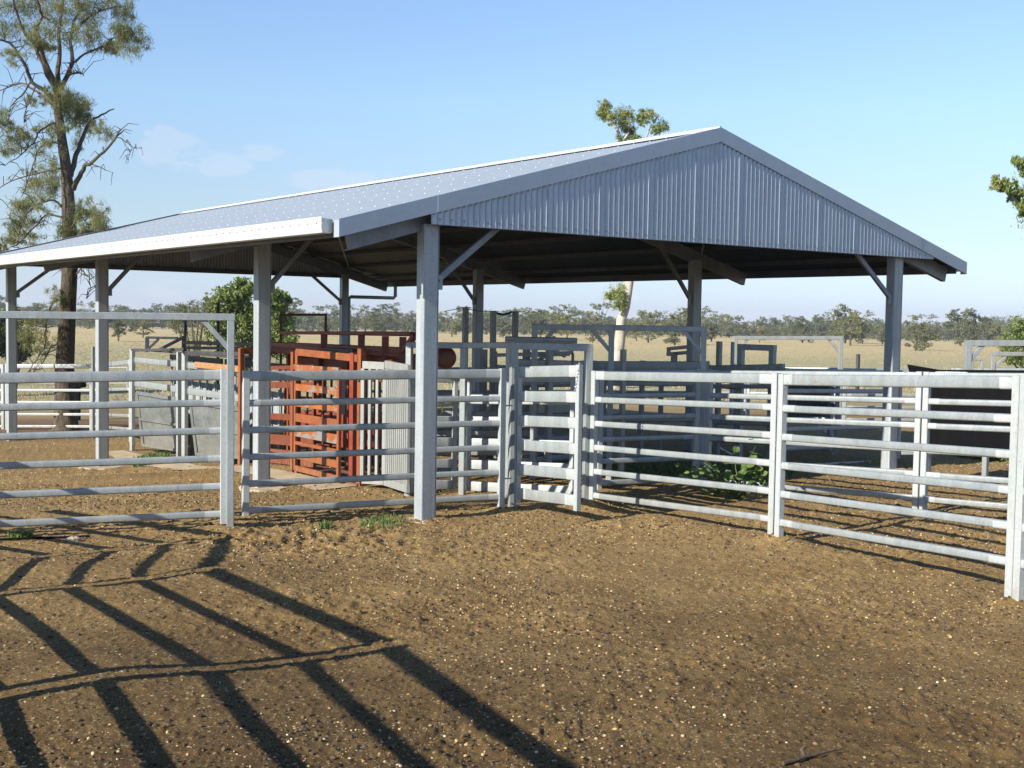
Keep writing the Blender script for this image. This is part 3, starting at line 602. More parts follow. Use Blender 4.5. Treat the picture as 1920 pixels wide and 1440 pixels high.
q = MB(); q.post(W(1264, 700, 22), W(1264, 660, 22), .10, .10, .3); q.bar(W(1252, 664, 22.3), W(1300, 660, 21.5), .06, .06); tag(q.build('latch_post', M['galvdull']), 'stub post carrying the small tilted box frame', 'post')
for (px, Y, t, txt) in [(1283, 24, 655, 'slim'), ]: pass
def lone_post(px, Y, top, w, label, mat='galvdull', cap=False, g=None):
    b = G(px, Y, -.1); t = W(px, top, Y); t.x, t.y = b.x, b.y
    if not cap:
        q = MB(); q.post(b, t, w, w, TH, w*.1); return tag(q.build('yard_post', M[mat]), label, 'post', g)
    r = empty('yard_post', b, label, 'post', g); q = MB(); q.post(b, t, w, w, TH, w*.1); q.build('upright', M[mat], r)
    q = MB(); q.bar(t-DS*.085+UP*.006, t+DS*.085+UP*.006, .10, .012); q.build('cap_plate', M[mat], r); return r
CG = 'tall capped posts inside the shed'
for px, Y, t, txt in [(870, 20.5, 577, 'tall capped post with a wire strainer left of the inner shed post'), (922, 20.8, 584, 'tall capped post just right of the inner shed post'), (963, 21, 585, 'tall capped post above the narrow gate portal')]: lone_post(px, Y, t, .085, txt, cap=True, g=CG)
q = MB(); chain(q, W(832, 584, 20.3), W(863, 578, 20.5), .0, .006); chain(q, W(878, 579, 20.6), W(918, 583, 20.8), .02, .006); chain(q, W(926, 584, 20.8), W(960, 584, 21), .05, .02, 14)
tag(q.build('strainer_wire', M['dark']), 'strainer wire with twisted end strung between the tall capped posts', 'wire')
for (px, Y, t, w, txt) in [(1186-20, 17.0, 655, .07, 'dark slim post before the pale gum trunk'), (1345, 20, 640, .08, 'post leaning against the middle frames'), (1370, 24.5, 641, .06, 'slim pale post left of the white portal'), (1028, 17.5, 655, .09, 'stout shaded post behind the narrow gate'), (985, 18.0, 653, .09, 'stout shaded post close to the portal corner'), (1212-10, 20, 676, .07, 'shaded post among the middle panels'), (1238, 21, 683, .07, 'short shaded post right of the gum trunk'), (1107+24, 22, 678, .07, 'short post behind the left end of the sunlit panel'), (905, 18.2, 655, .09, 'shaded post beside the inner shed column'), (1605, 40, 664, .10, 'lone wooden paddock post beyond the white portal')]:
    lone_post(px, Y, t, w, txt, mat='galvdull' if Y < 30 else 'dark')
# drafting pen operator framework (small dark bars above the narrow gate)
r_ = empty('slide_linkage', W(1010, 665, 17.8), 'jumble of linkage bars above the rails behind the narrow gate', 'linkage')
for (a, b) in [((928, 666), (1075, 661)), ((1004, 678), (1075, 640)), ((985, 667), (1068, 664)), ((1074, 664), (1074, 690)), ((930, 660), (930, 690)), ((1022, 650), (1060, 668))]:
    q = MB(); q.bar(W(a[0], a[1], 17.8), W(b[0], b[1], 17.9), .04, .05); q.build('linkage_bar', M['galvdull'], r_)
# black sheeted pen at the right
def black_pen():
    r = empty('sheeted_pen', G(1820, 17, 0), 'panel lined with black rubber sheet in the right hand pen', 'sheeted panel')
    q = MB(); q.sheet(W(1738, 700, 16.6), W(2150, 700, 15.2), W(2150, 838, 15.2), W(1738, 842, 16.6), .01); q.build('black_sheet', M['black'], r)
    q = MB(); q.sheet(W(1701, 683, 16.5), W(1760, 693, 16.45), W(1760, 702, 16.45), W(1706, 702, 16.5), .01); q.sheet(W(1760, 693, 16.45), W(2150, 696, 15.15), W(2150, 703, 15.15), W(1760, 702, 16.45), .012); q.build('sheet_flap', M['black'], r)
    q = MB(); q.rail(W(1690, 848, 16.7), W(1845, 845, 16.3), .045, .09); q.build('rail', M['galv'], r)
    q = MB(); q.rail(W(1700, 701, 16.65), W(2150, 704, 15.25), .045, .09); q.build('rail', M['galv'], r)
    for px, Y in ((1742, 16.7), (1850, 16.3), (2140, 15.3)):
        p = G(px, Y, -.1); t = W(px, 696, Y); q = MB(); q.post(p, Vector((p.x, p.y, t.z)), .07, .07, TH); q.build('stile', M['galv'], r)
black_pen()
def shade_pen():
    r = empty('sheeted_pen', G(1480, 21, 0), 'low dark sheeted drafting pen in the middle of the shed', 'sheeted panel')
    for (a, b, c, d_) in [((1450, 700), (1560, 702), (1560, 782), (1450, 782))]:
        q = MB(); q.sheet(W(*a, 21), W(*b, 21.5), W(*c, 21.5), W(*d_, 21), .01); q.build('dark_sheet', M['dark'], r)  # dark sheet added to stand for shed shade on the rear panels
    q = MB(); q.rail(W(1445, 698, 20.95), W(1565, 700, 21.4), .05, .09); q.build('rail', M['galvdull'], r)
    for px in (1452, 1556): p = G(px, 21.2, -.1); q = MB(); q.post(p, Vector((p.x, p.y, W(px, 694, 21.2).z)), .09, .09, TH); q.build('stile', M['galvdull'], r)
shade_pen()
# ------------------------------------------------------------------ orange crush
def zg(s, l): p = S(s, l); return gz(p.x, p.y)
def crush():
    r = empty('cattle_crush', SG(1.5, 5.3), 'orange painted steel cattle crush with dark red head bail', 'crush')
    z0 = zg(1.2, 5.3); H = EYE-.50
    def post(s, l, top, w, mat='orange', nm='frame_post', w2=None):
        q = MB(); q.post(SG(s, l, -.03), S(s, l, top), w, w2 or w, TH, .006); return q.build(nm, M[mat], r)
    def beam(s0, l0, z0_, s1, l1, z1, w, h, mat='orange', nm='beam'):
        q = MB(); q.bar(S(s0, l0, z0_), S(s1, l1, z1), w, h, ch=.005); return q.build(nm, M[mat], r)
    front, back = 1.12, 1.95
    post(front, 3.42, H+.10, .09); post(front, 3.62, H+.02, .10, 'maroon'); post(front, 5.28, H, .07); post(front, 5.42, H-.02, .07); post(front, 7.25, H-.02, .08)
    for l in (3.42, 4.4, 5.28, 6.2, 7.25): post(back, l, H, .07, 'orange' if l > 4 else 'maroon')
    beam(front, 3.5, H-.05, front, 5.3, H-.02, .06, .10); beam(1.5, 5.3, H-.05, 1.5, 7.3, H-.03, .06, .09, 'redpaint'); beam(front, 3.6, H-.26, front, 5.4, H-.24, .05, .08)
    beam(back, 3.4, H-.05, back, 7.3, H-.03, .06, .12); beam(front, 7.25, H-.06, back, 7.25, H-.06, .06, .1); beam(front, 5.35, H-.06, back, 5.35, H-.06, .06, .1)
    # near side gate, swung a little open
    def side_gate(l0, l1, s0, s1, zs, mat, worn):
        g_ = empty('side_gate', Vector((0, 0, 0)), None, None); g_.parent = r; g_.location = (0, 0, 0)
        for (l, s) in ((l0, s0), (l1, s1)):
            q = MB(); q.post(SG(s, l, .06), S(s, l, H-.30), .05, .05, TH, .005); q.build('gate_stile', M[mat], g_)
        for i, (z, h) in enumerate(zs):
            q = MB(); q.bar(S(s0, l0, z+zg(s0, l0)), S(s1, l1, z+zg(s1, l1)), .035, h, ch=.004); q.build('gate_rail', M['worn' if i in worn else mat], g_)
    zz = [(1.55, .09), (1.27, .10), (1.03, .08), (.83, .12), (.62, .13), (.46, .05), (.28, .10), (.09, .08)]
    side_gate(5.22, 3.72, 1.06, .95, zz, 'orange', (0, 1, 2, 4))
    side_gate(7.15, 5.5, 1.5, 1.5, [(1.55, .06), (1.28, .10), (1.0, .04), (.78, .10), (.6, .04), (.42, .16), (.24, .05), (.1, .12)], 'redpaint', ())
    side_gate(7.15, 3.5, 1.93, 1.93, [(1.5, .07), (1.05, .07), (.6, .5)], 'maroon', ())
    for k in range(14):
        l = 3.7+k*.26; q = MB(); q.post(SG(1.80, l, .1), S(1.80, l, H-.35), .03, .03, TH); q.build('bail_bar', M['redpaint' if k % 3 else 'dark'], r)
    q = MB(); q.sheet(S(1.99, 3.4, H-.34), S(1.99, 7.3, H-.34), S(1.99, 7.3, H-.08), S(1.99, 3.4, H-.08), .01); q.build('back_sheet', M['maroon'], r)  # dark sheet added to stand for the shaded beams behind
    q = MB(); q.bar(S(1.55, 3.0, H+.06), S(1.55, 7.2, H+.04), .12, .10, ch=.01); q.build('top_beam', M['maroon'], r)
    q = MB(); q.sheet(S(1.3, 4.0, H+.01), S(1.3, 4.9, H+.01), S(1.8, 4.9, H+.01), S(1.8, 4.0, H+.01), .09); q.build('slide_housing', M['dark'], r)
    q = MB(); q.sheet(SG(1.05, 3.4, .03), SG(1.05, 7.3, .03), SG(1.95, 7.3, .03), SG(1.95, 3.4, .03), .03); q.build('floor_plate', M['rust'], r)
    # dark red superstructure
    HT = EYE-.20
    beam(1.5, 2.75, HT+.0, 1.5, 6.6, HT-.06, .09, .05, 'maroon', 'top_beam'); beam(2.1, 3.6, HT-.03, 2.1, 6.3, HT-.06, .07, .05, 'maroon', 'top_beam')
    beam(1.5, 2.7, HT-.02, 1.5, 3.1, HT-.34, .08, .06, 'maroon', 'top_beam'); beam(1.5, 3.0, HT-.30, 1.5, 5.9, HT-.26, .07, .05, 'maroon', 'top_beam')
    for l in (3.0, 3.45, 4.1, 5.2): beam(1.5, l, HT-.05, 1.5, l, HT-.40, .09, .08, 'maroon', 'hanger')
    beam(1.5, 2.75, HT-.48, 1.5, 3.6, HT-.44, .06, .20, 'maroon', 'head_bail_beam'); beam(1.5, 3.0, HT-.66, 1.5, 5.2, HT-.6, .07, .06, 'maroon', 'head_bail_beam')
    for s in (1.25, 1.5, 1.8): beam(s, 2.9, zg(s, 2.9)+.1, s, 2.9, HT-.35, .06, .06, 'maroon', 'head_bail_bar')
    q = MB(); q.lathe(W(836, 671, 15.6), (.22, -1, 0), [(-.3, .10), (-.25, .14), (-.03, .142), (.0, .135), (.02, .10), (.025, .10), (.03, .03)], 26); q.build('drum', M['maroon'], r)
    q = MB(); q.lathe(W(836, 671, 15.6), (.22, -1, 0), [(.021, .095), (.034, .09), (.036, .02)], 20); q.build('drum_plate', M['rust'], r)
    q = MB(); q.tube([S(1.1, 3.40, zg(1.1, 3.4)+.1), S(1.06, 3.36, zg(1.1, 3.4)+1.1)], .008, 6); q.tube([S(1.1, 3.30, H-.2), S(1.0, 3.3, H-.35)], .02, 6); q.build('latch_handle', M['dark'], r)
crush()
# box behind the drum for the head bail mount
# ------------------------------------------------------------------ galvanised race panels with sheeted lower half
def race(label, l0, l1, s0=1.25):
    r = empty('sheeted_race', SG(s0, (l0+l1)/2), label, 'race panel', 'sheeted race panels left of the orange crush')
    def up(l, w, ds=0, top=EYE-.78, nm='channel_post'):
        q = MB(); p = SG(s0+ds, l, -.05); q.post(p, Vector((p.x, p.y, top)), w, w*.8, TH, .004); q.build(nm, M['galvdull'], r)
    top = EYE-.72
    for k, dl in enumerate((0, .09, .18)): up(l1-dl, .07, -.02*k, top+.02*(2-k))
    up(l0+.02, .085, -.02, top+.05); 
    b = lambda z0, z1: (S(s0, l0+.05, z0), S(s0, l1-.2, z1))
    for z, h in ((top-.17, .12), (top-.62, .13)):
        q = MB(); a, c = b(z, z); q.rail(a, c, .035, h); q.build('rail', M['galv'], r)
    q = MB(); q.bar(S(s0+.08, l0, top+.03), S(s0+.08, l1, top+.03), .12, .03); q.build('top_channel', M['dark'], r)
    zt = top-.80
    g0, g1 = zg(s0, l0), zg(s0, l1); tb = .13
    q = MB(); q.sheet(S(s0+.03, l0+.06, zt), S(s0+.03, l1-.25, zt), S(s0+tb, l1-.32, g1+.12), S(s0+tb, l0+.02, g0+.12), .006); q.build('side_sheet', M['sheetgrey'], r)
    for f in (0.0, .5, 1.0):
        a = S(s0+.03, l0+.06, zt).lerp(S(s0+tb, l0+.02, g0+.12), f); c = S(s0+.03, l1-.25, zt).lerp(S(s0+tb, l1-.32, g1+.12), f)
        q = MB(); q.bar(a-DS*.02, c-DS*.02, .03, .05 if f else .07); q.build('sheet_stiffener', M['sheetgrey'], r)
    q = MB(); q.bar(S(s0+.02, l1-.24, zt), S(s0+tb-.02, l1-.32, g1+.1), .05, .06); q.build('sheet_stiffener', M['sheetgrey'], r)
    for k in range(7):   # upright slats of the far side
        l = l0+.25+k*(l1-l0-.4)/6; q = MB(); q.post(SG(s0+.75, l, .1), S(s0+.75, l, top-.15), .06, .03, TH+.9); q.build('slat', M['galvdull'], r)
    q = MB(); q.bar(S(s0+.78, l0, top-.12), S(s0+.78, l1, top-.12), .04, .10); q.build('far_rail', M['dark'], r)
    q = MB(); q.sheet(S(s0+.80, l0, top-.55), S(s0+.80, l1, top-.55), S(s0+.8, l1, g1+.1), S(s0+.8, l0, g0+.1), .006); q.build('far_sheet', M['galvdull'], r)
race('sheeted race panel nearest the orange crush, with two flat rails above', 7.45, 9.95)
race('far left sheeted race panel ending in three channel posts', 10.1, 12.6)
q = MB(); q.bar(S(1.2, 9.3, EYE-.86), S(1.2, 7.5, EYE-.86), .045, .10); tag(q.build('timber_plank', bark('weathered_orange_timber', (.22, .11, .05), (.34, .19, .09), (3, 3, 12), .2)), 'sun bleached timber plank lying along the top of the race', 'plank')
# dark walkway rails above the race
r_ = empty('race_walkway', S(2.3, 9.5, 0), 'dark walkway handrails standing behind the race', 'walkway')
for (a, b, w_) in [((250, 657, 23.4), (346, 655, 22), .05), ((345, 642, 22.5), (545, 648, 19), .06), ((345, 652, 22.3), (560, 655, 19), .05), ((300, 655, 23.2), (345, 632, 22.6), .05), ((345, 630, 22.6), (345, 665, 22.6), .07), ((276, 632, 25), (276, 660, 25), .07), ((276, 633, 25), (333, 634, 24.5), .05), ((276, 656, 25), (297, 636, 24.8), .04), ((350, 662, 22), (470, 664, 19.8), .07)]:
    q = MB(); q.bar(W(*a), W(*b), w_, w_); q.build('handrail' if a[0] != b[0] else 'handrail_post', M['galv' if a[0] == 276 else 'dark'], r_)
for (px, Y, t, w, txt) in [(347, 24, 595, .045, 'thin dark steel post behind the far race panel'), (408, 26, 567, .05, 'taller thin dark steel post behind the near race panel'), (175, 26.5, 650, .06, 'slim pale post at the back fence beside the third shed post')]: lone_post(px, Y, t, w, txt, mat='dark' if px > 200 else 'galv')
bow('pipe_frame', 'rusty thin pipe frame standing behind the orange crush', [(527, 24), (611, 24)], [588, 588], sz=.045, mat='rust')
# ------------------------------------------------------------------ back left fence
panel('rail_panel', 'shaded back fence panel left of the big tree', 'panel', (-200, 29, 683), (8, 28.5, 683), group=GP, mat='galvdull')
panel('rail_panel', 'shaded back fence panel in front of the big tree trunk', 'panel', (10, 28.4, 682), (174, 28.2, 682), group=GP, mat='galvdull')
panel('rail_panel', 'back fence panel joining the corner post to the race', 'panel', (178, 28.1, 681), (246, 25.4, 674), group=GP)
panel('rail_panel', 'thin further fence panel behind the big tree', 'panel', (-60, 44, 688), (240, 44, 688), group=GP, mat='galvdull', rh=.05, th=.06, stile=.05)
q = MB(); c0 = G(143, 33, .18); c0.z = W(143, 721, 33).z; q.bar(c0-Vector((.2, 0, 0)), c0+Vector((.2, 0, 0)), .4, .16); q.post(G(139, 33, -.05), Vector((G(139, 33).x, 33, c0.z)), .1, .1, 0); q.post(G(147, 33, -.05), Vector((G(147, 33).x, 33, c0.z)), .1, .1, 0)
tag(q.build('feed_trough', M['black']), 'small black trough on legs seen through the back fence', 'trough')
# ------------------------------------------------------------------ foliage
def leaves(name, clumps, mat, parent=None, size=(.05, .02), n_per=300, droop=.0, elong=1.0, seed=1):
    """clumps: (center Vector, (rx, ry, rz), weight). Many small quads spread in each clump's volume, denser in sub-clumps"""
    rg = np.random.default_rng(seed); V = []
    for c, rad, wgt in clumps:
        n = int(n_per*wgt); k = max(3, n//28)
        sub = rg.normal(size=(k, 3)); sub /= np.linalg.norm(sub, axis=1)[:, None]; sub *= rg.random((k, 1))**.45
        sr = .18+.26*rg.random(k); idx = rg.integers(0, k, n)
        off = rg.normal(size=(n, 3))*.5*sr[idx][:, None]+sub[idx]; P = np.array(c)[None]+off*np.array(rad)[None]
        a = rg.normal(size=(n, 3)); a[:, 2] -= droop; a /= np.linalg.norm(a, axis=1)[:, None]
        b = np.cross(a, rg.normal(size=(n, 3))); b /= np.linalg.norm(b, axis=1)[:, None]
        L = size[0]*(.6+.8*rg.random((n, 1)))*elong; Wd_ = size[1]*(.6+.8*rg.random((n, 1)))
        V.append(np.stack([P-a*L/2, P+b*Wd_/2, P+a*L/2, P-b*Wd_/2], 1))
    V = np.concatenate(V).reshape(-1, 3); 
    if parent is not None: V = V-np.array(parent.location)[None]
    Fq = np.arange(len(V)).reshape(-1, 4); return raw_mesh(name, V, Fq, 4, mat, False, parent)
def big_tree():
    Y = 28.5; root = empty('casuarina_tree', G(124, Y), 'tall wispy she oak with dark trunk and dead limbs rising behind the shed at left', 'tree')
    rg = random.Random(5)
    def limb(mb, pts, r0, r1, n=8, depth=0.0):
        P = []; m = len(pts)
        for i, (x, y) in enumerate(pts): P.append(W(x, y, Y+depth*i/max(1, m-1)))
        Q = []; 
        for i in range(m-1):
            for k in range(3):
                t = k/3; Q.append(P[i].lerp(P[i+1], t)+Vector((rg.uniform(-1, 1), rg.uniform(-1, 1), rg.uniform(-1, 1)))*.02*(k > 0))
        Q.append(P[-1]); N = len(Q)
        mb.tube(Q, [r0+(r1-r0)*(i/(N-1))**.8 for i in range(N)], n)
        return Q
    tr = MB(); g0 = G(124, Y)
    T = [Vector((g0.x-.03, Y, g0.z-.1)), Vector((g0.x, Y, g0.z+.12))]+[W(x, y, Y) for x, y in [(122, 740), (121, 690), (124, 640), (127, 580), (130, 520), (132, 470), (130, 420), (128, 380), (126, 340), (122, 300), (116, 262), (111, 225), (107, 195), (106, 170)]]
    tr.tube(T, [.40, .28, .235, .22, .20, .185, .18, .172, .165, .15, .13, .12, .11, .10, .095, .09], 12)
    tr.build('trunk', M['bark'], root)
    lb = MB(); tips = []
    L = [([(106, 175), (100, 150), (86, 120), (78, 95), (66, 85), (45, 60), (30, 20), (20, -20)], .075, .02, -1.0), ([(100, 160), (70, 100), (66, 60), (80, 30), (70, 0), (90, -60)], .05, .015, -1.2),
         ([(108, 172), (108, 140), (112, 100), (110, 60), (118, 10), (122, -80)], .07, .02, .6), ([(110, 172), (122, 150), (135, 120), (132, 80), (138, 40), (160, 0), (175, -60)], .065, .015, 1.0),
         ([(104, 190), (85, 170), (60, 155), (40, 110), (18, 80), (0, 75), (-30, 50)], .06, .015, -.6), ([(106, 205), (80, 180), (50, 158), (25, 158), (0, 170)], .035, .01, .8),
         ([(120, 150), (135, 138), (150, 136), (157, 142)], .035, .012, .3), ([(132, 120), (160, 100), (185, 90), (215, 70), (240, 60)], .03, .008, .8), ([(136, 60), (170, 30), (205, 15), (240, 10)], .03, .008, 1),
         ([(137, 355), (150, 330), (158, 312), (172, 305), (195, 285), (215, 262), (227, 243)], .065, .018, -.8), ([(225, 258), (240, 268), (250, 276), (264, 279)], .012, .005, -.3), ([(238, 262), (248, 276), (243, 290), (239, 308)], .010, .004, -.3), ([(172, 308), (190, 314), (212, 324)], .016, .005, -.4),
         ([(132, 330), (140, 300), (150, 270), (160, 245), (172, 225), (190, 215), (214, 204)], .07, .014, .8), ([(115, 272), (100, 267), (84, 268), (72, 280), (66, 300), (55, 330), (40, 370)], .03, .008, -.8),
         ([(114, 225), (90, 235), (70, 250), (62, 270), (40, 290), (10, 310)], .03, .008, -.6), ([(118, 315), (90, 320), (50, 330), (20, 340), (-20, 365)], .028, .008, .6), ([(124, 395), (100, 375), (75, 380), (50, 400), (35, 440)], .03, .008, -.8), ([(125, 410), (90, 400), (60, 430), (30, 460), (5, 470)], .028, .008, .7),
         ([(134, 420), (150, 400), (165, 420), (172, 445)], .022, .006, .5), ([(134, 400), (160, 395), (185, 405), (195, 430)], .02, .006, -.5), ([(136, 520), (150, 505), (168, 520), (170, 540), (162, 560)], .022, .006, -.5), ([(136, 500), (155, 498)], .02, .006, .2),
         ([(122, 560), (100, 565), (85, 600), (86, 640), (70, 675), (50, 700)], .03, .008, -.6), ([(120, 640), (95, 650), (80, 680), (60, 700)], .03, .008, .5), ([(60, 150), (40, 180), (20, 200), (15, 230), (0, 250)], .022, .006, .5), ([(66, 165), (50, 200), (45, 230)], .015, .005, -.5)]
    for pts, r0, r1, dp in L: tips.append(limb(lb, pts, r0*1.05, r1, 7, dp))
    for qi, Q in enumerate(tips):      # fine twigs
        for k in range(4 if 10 <= qi <= 13 else 14):
            p = Q[rg.randrange(len(Q)//3, len(Q))]; v = Vector((rg.uniform(-1, 1), rg.uniform(-1, 1), rg.uniform(-.7, .9))).normalized()*rg.uniform(.2, .55 if 10 <= qi <= 13 else .7)*(.6 if 10 <= qi <= 13 else 1)
            mid = p+v*.5+Vector((0, 0, .06)); lb.tube([p, mid, p+v+Vector((0, 0, -.1))], [.011, .008, .004], 4)
    lb.build('limbs', M['bark'], root)
    C = []
    spots = [(15, 15, 34, 24, 1.3), (60, 5, 40, 22, 1.4), (105, 15, 34, 26, 1.4), (150, 5, 34, 24, 1.4), (200, 12, 36, 22, 1.2), (235, 25, 24, 20, 1), (245, 78, 24, 26, 2.2), (228, 62, 18, 16, 1.2), (215, 90, 14, 12, .8), (60, 60, 30, 22, 1), (100, 60, 26, 30, 1), (130, 60, 24, 26, .9), (165, 62, 28, 16, .9), (185, 85, 24, 12, .6), (20, 60, 26, 20, 1.1), (80, 95, 22, 14, .6), (25, 105, 20, 14, .7), (85, 80, 18, 12, .7), (155, 35, 24, 20, 1),
             (60, -30, 60, 24, 1.6), (140, -30, 60, 24, 1.6), (215, -20, 40, 20, 1), (108, 180, 20, 18, 1.2), (125, 195, 26, 22, 2.0), (150, 198, 20, 20, 1.5), (140, 222, 20, 18, 1.3), (160, 225, 14, 22, .9), (65, 190, 16, 10, .5), (112, 240, 15, 20, .7), (190, 248, 18, 20, .8), (150, 262, 14, 22, .5), (80, 240, 26, 12, .7), (35, 245, 22, 16, .9), (5, 225, 16, 16, .8), (5, 275, 20, 18, 1.0), (40, 270, 24, 16, .7), (90, 285, 22, 16, .6),
             (95, 315, 20, 20, .8), (78, 335, 24, 16, .9), (60, 355, 22, 20, .8), (105, 350, 16, 26, 1.0), (40, 385, 22, 22, 1.2), (30, 420, 18, 20, 1.1), (62, 410, 22, 18, .9), (80, 385, 20, 18, .6), (20, 450, 18, 14, .9), (60, 445, 24, 14, .8), (112, 430, 18, 18, .7), (160, 385, 16, 16, .7), (152, 405, 14, 20, .6), (188, 405, 14, 20, 1.2), (178, 430, 22, 12, 1.2), (150, 440, 16, 14, .7), (0, 470, 14, 10, .7),
             (128, 500, 13, 26, .7), (128, 560, 12, 22, .4), (95, 560, 18, 22, .5), (88, 590, 18, 14, .5), (50, 600, 22, 14, .6), (62, 640, 30, 18, .8), (45, 620, 24, 14, .6), (90, 640, 18, 20, .4)]
    for x, y, rx, ry, w in spots:
        dp = rg.uniform(-1.2, 1.2); c = W(x, y, Y+dp); k = Y/F_PX; C.append((c, (rx*k*1.3, rx*k*1.4, ry*k*1.25), w*.8))
    leaves('foliage', C, M['wisp'], root, size=(.20, .011), n_per=720, droop=.9, seed=3)
big_tree()
def pale_gum():
    Y = 45; k = Y/F_PX; root = empty('gum_tree', G(1150, Y), 'gum tree with a leaning pale trunk rising behind the shed roof', 'tree')
    g0 = G(1150, Y); tr = MB(); pts = [Vector((g0.x, Y, g0.z-.1))]+[W(x, y, Y) for x, y in [(1153, 700), (1158, 670), (1163, 632), (1165, 600), (1173, 575), (1180, 530), (1183, 470), (1180, 400), (1174, 330), (1168, 280), (1162, 255), (1155, 238)]]
    tr.tube(pts, [.26, .23, .215, .195, .18, .165, .155, .145, .13, .11, .085, .065, .045], 12); tr.build('trunk', M['palebark'], root)
    lb = MB()
    for P in ([(1165, 270), (1178, 250), (1180, 230)], [(1172, 320), (1200, 280), (1215, 250), (1222, 232)], [(1176, 340), (1215, 300), (1235, 265), (1238, 245)], [(1155, 240), (1145, 225), (1138, 205)], [(1172, 580), (1160, 565), (1155, 550)]):
        lb.tube([W(x, y, Y) for x, y in P], [.06-.045*i/(len(P)-1) for i in range(len(P))], 7)
    lb.build('limbs', M['palebark'], root)
    C = [(W(x, y, Y+random.uniform(-.4, .4)), (rx*k*1.42, rx*k*1.42, ry*k*1.42), w) for x, y, rx, ry, w in [(1134, 197, 9, 8, .8), (1138, 214, 14, 10, 1.6), (1146, 224, 9, 8, .8), (1130, 215, 7, 7, .6), (1172, 212, 12, 10, 1.2), (1172, 230, 14, 14, 2), (1180, 248, 10, 12, 1.3), (1160, 262, 8, 10, .5), (1208, 215, 12, 9, 1.0), (1222, 218, 10, 9, .7), (1198, 226, 8, 7, .6), (1238, 238, 11, 9, 1.3), (1228, 246, 8, 6, .5), (1190, 258, 12, 4, .5), (1208, 232, 10, 6, .3), (1158, 545, 14, 9, 1.0), (1156, 560, 16, 10, 1.4), (1164, 572, 9, 8, .7), (1150, 555, 10, 8, .6)]]
    leaves('foliage', C, M['gum'], root, size=(.10, .024), n_per=760, droop=.8, seed=8)
pale_gum()
def right_gum():
    Y = 20; k = Y/F_PX; root = empty('gum_tree', G(2200, Y), 'gum tree mostly outside the picture whose branch tips hang in at the upper right', 'tree')
    g0 = G(2200, Y); tr = MB(); tr.tube([Vector((g0.x, Y, g0.z-.1)), W(2195, 700, Y), W(2180, 560, Y), W(2190, 440, Y), W(2180, 350, Y)], [.28, .24, .2, .15, .08], 12); tr.build('trunk', M['palebark'], root)
    lb = MB()
    for P in ([(2185, 560), (2050, 470), (1960, 420), (1915, 392), (1890, 362), (1872, 345)], [(2190, 450), (2050, 370), (1960, 330), (1915, 312)]): lb.tube([W(x, y, Y) for x, y in P], [.10-.085*i/(len(P)-1) for i in range(len(P))], 7)
    lb.build('limbs', M['palebark'], root)
    C = [(W(x, y, Y+random.uniform(-.2, .2)), (rx*k*1.35, rx*k*1.35, ry*k*1.3), w) for x, y, rx, ry, w in [(1866, 343, 9, 10, .8), (1882, 346, 10, 12, 1), (1895, 352, 10, 12, 1), (1907, 366, 10, 10, 1), (1898, 372, 10, 8, .6), (1915, 385, 10, 12, .8), (1910, 303, 9, 10, 1), (1922, 310, 12, 14, 1), (1918, 403, 8, 8, .5), (1870, 355, 8, 6, .3), (1990, 330, 60, 30, 4), (1990, 410, 60, 30, 4), (2100, 340, 80, 50, 6), (2200, 300, 80, 60, 6), (2280, 380, 60, 50, 4)]]
    leaves('foliage', C, M['gum'], root, size=(.07, .016), n_per=620, droop=1.2, seed=9)
right_gum()
def bush(name, label, cat, px, Y, spots, mat, size=(.16, .08), n=500, seed=1, stems=((0, 0),)):
    k = Y/F_PX; root = empty(name, G(px, Y), label, cat); g0 = G(px, Y); tr = MB()
    for x, y, rx, ry, w in spots[:6]:
        e = W(x, y, Y); tr.tube([Vector((g0.x, Y, g0.z-.1)), g0.lerp(e, .5)+Vector((random.uniform(-.1, .1), 0, 0)), e], [.09, .055, .02], 7)
    tr.build('trunk', M['bark'], root); rg = random.Random(seed)
    leaves('foliage', [(W(x, y, Y+rg.uniform(-.8, .8)), (rx*k, rx*k, ry*k), w) for x, y, rx, ry, w in spots], mat, root, size=size, n_per=n, droop=.3, seed=seed)
bush('bushy_tree', 'dense bright green tree in the paddock behind the second shed post', 'tree', 470, 52, [(430, 560, 34, 24, 2.5), (455, 545, 26, 20, 2), (445, 590, 44, 30, 3), (410, 610, 30, 28, 2), (400, 580, 22, 22, 1.5), (480, 600, 36, 36, 3), (515, 570, 24, 26, 2.2), (525, 610, 28, 34, 2.6), (535, 560, 12, 16, 1), (500, 650, 36, 24, 2), (440, 650, 44, 28, 2.4), (540, 650, 24, 24, 1.2)], M['lush'], (.17, .09), 620, 11)
bush('scrub_bush', 'sparse grey shrub with bare twigs left of the bright green tree', 'shrub', 365, 50, [(355, 575, 24, 18, .6), (372, 590, 26, 22, .8), (350, 610, 28, 24, .9), (385, 570, 14, 16, .5), (365, 640, 34, 28, 1.2), (330, 600, 12, 16, .3)], M['fargum'], (.12, .03), 420, 12)
bush('dark_bush', 'dark rounded bush behind the back fence at the left edge', 'shrub', 25, 40, [(15, 600, 26, 24, 2), (35, 640, 26, 28, 2.4), (5, 640, 30, 34, 2.6), (45, 660, 18, 20, 1.4), (-30, 620, 40, 40, 3)], M['bushdark'], (.14, .07), 520, 13)
bush('bright_bush', 'soft yellow green bush at the right edge of the paddock', 'shrub', 1925, 60, [(1915, 620, 26, 22, 2), (1900, 650, 26, 28, 2.2), (1925, 660, 34, 34, 3), (1950, 620, 40, 50, 4), (1893, 672, 14, 14, .8)], M['lush'], (.16, .06), 560, 14)
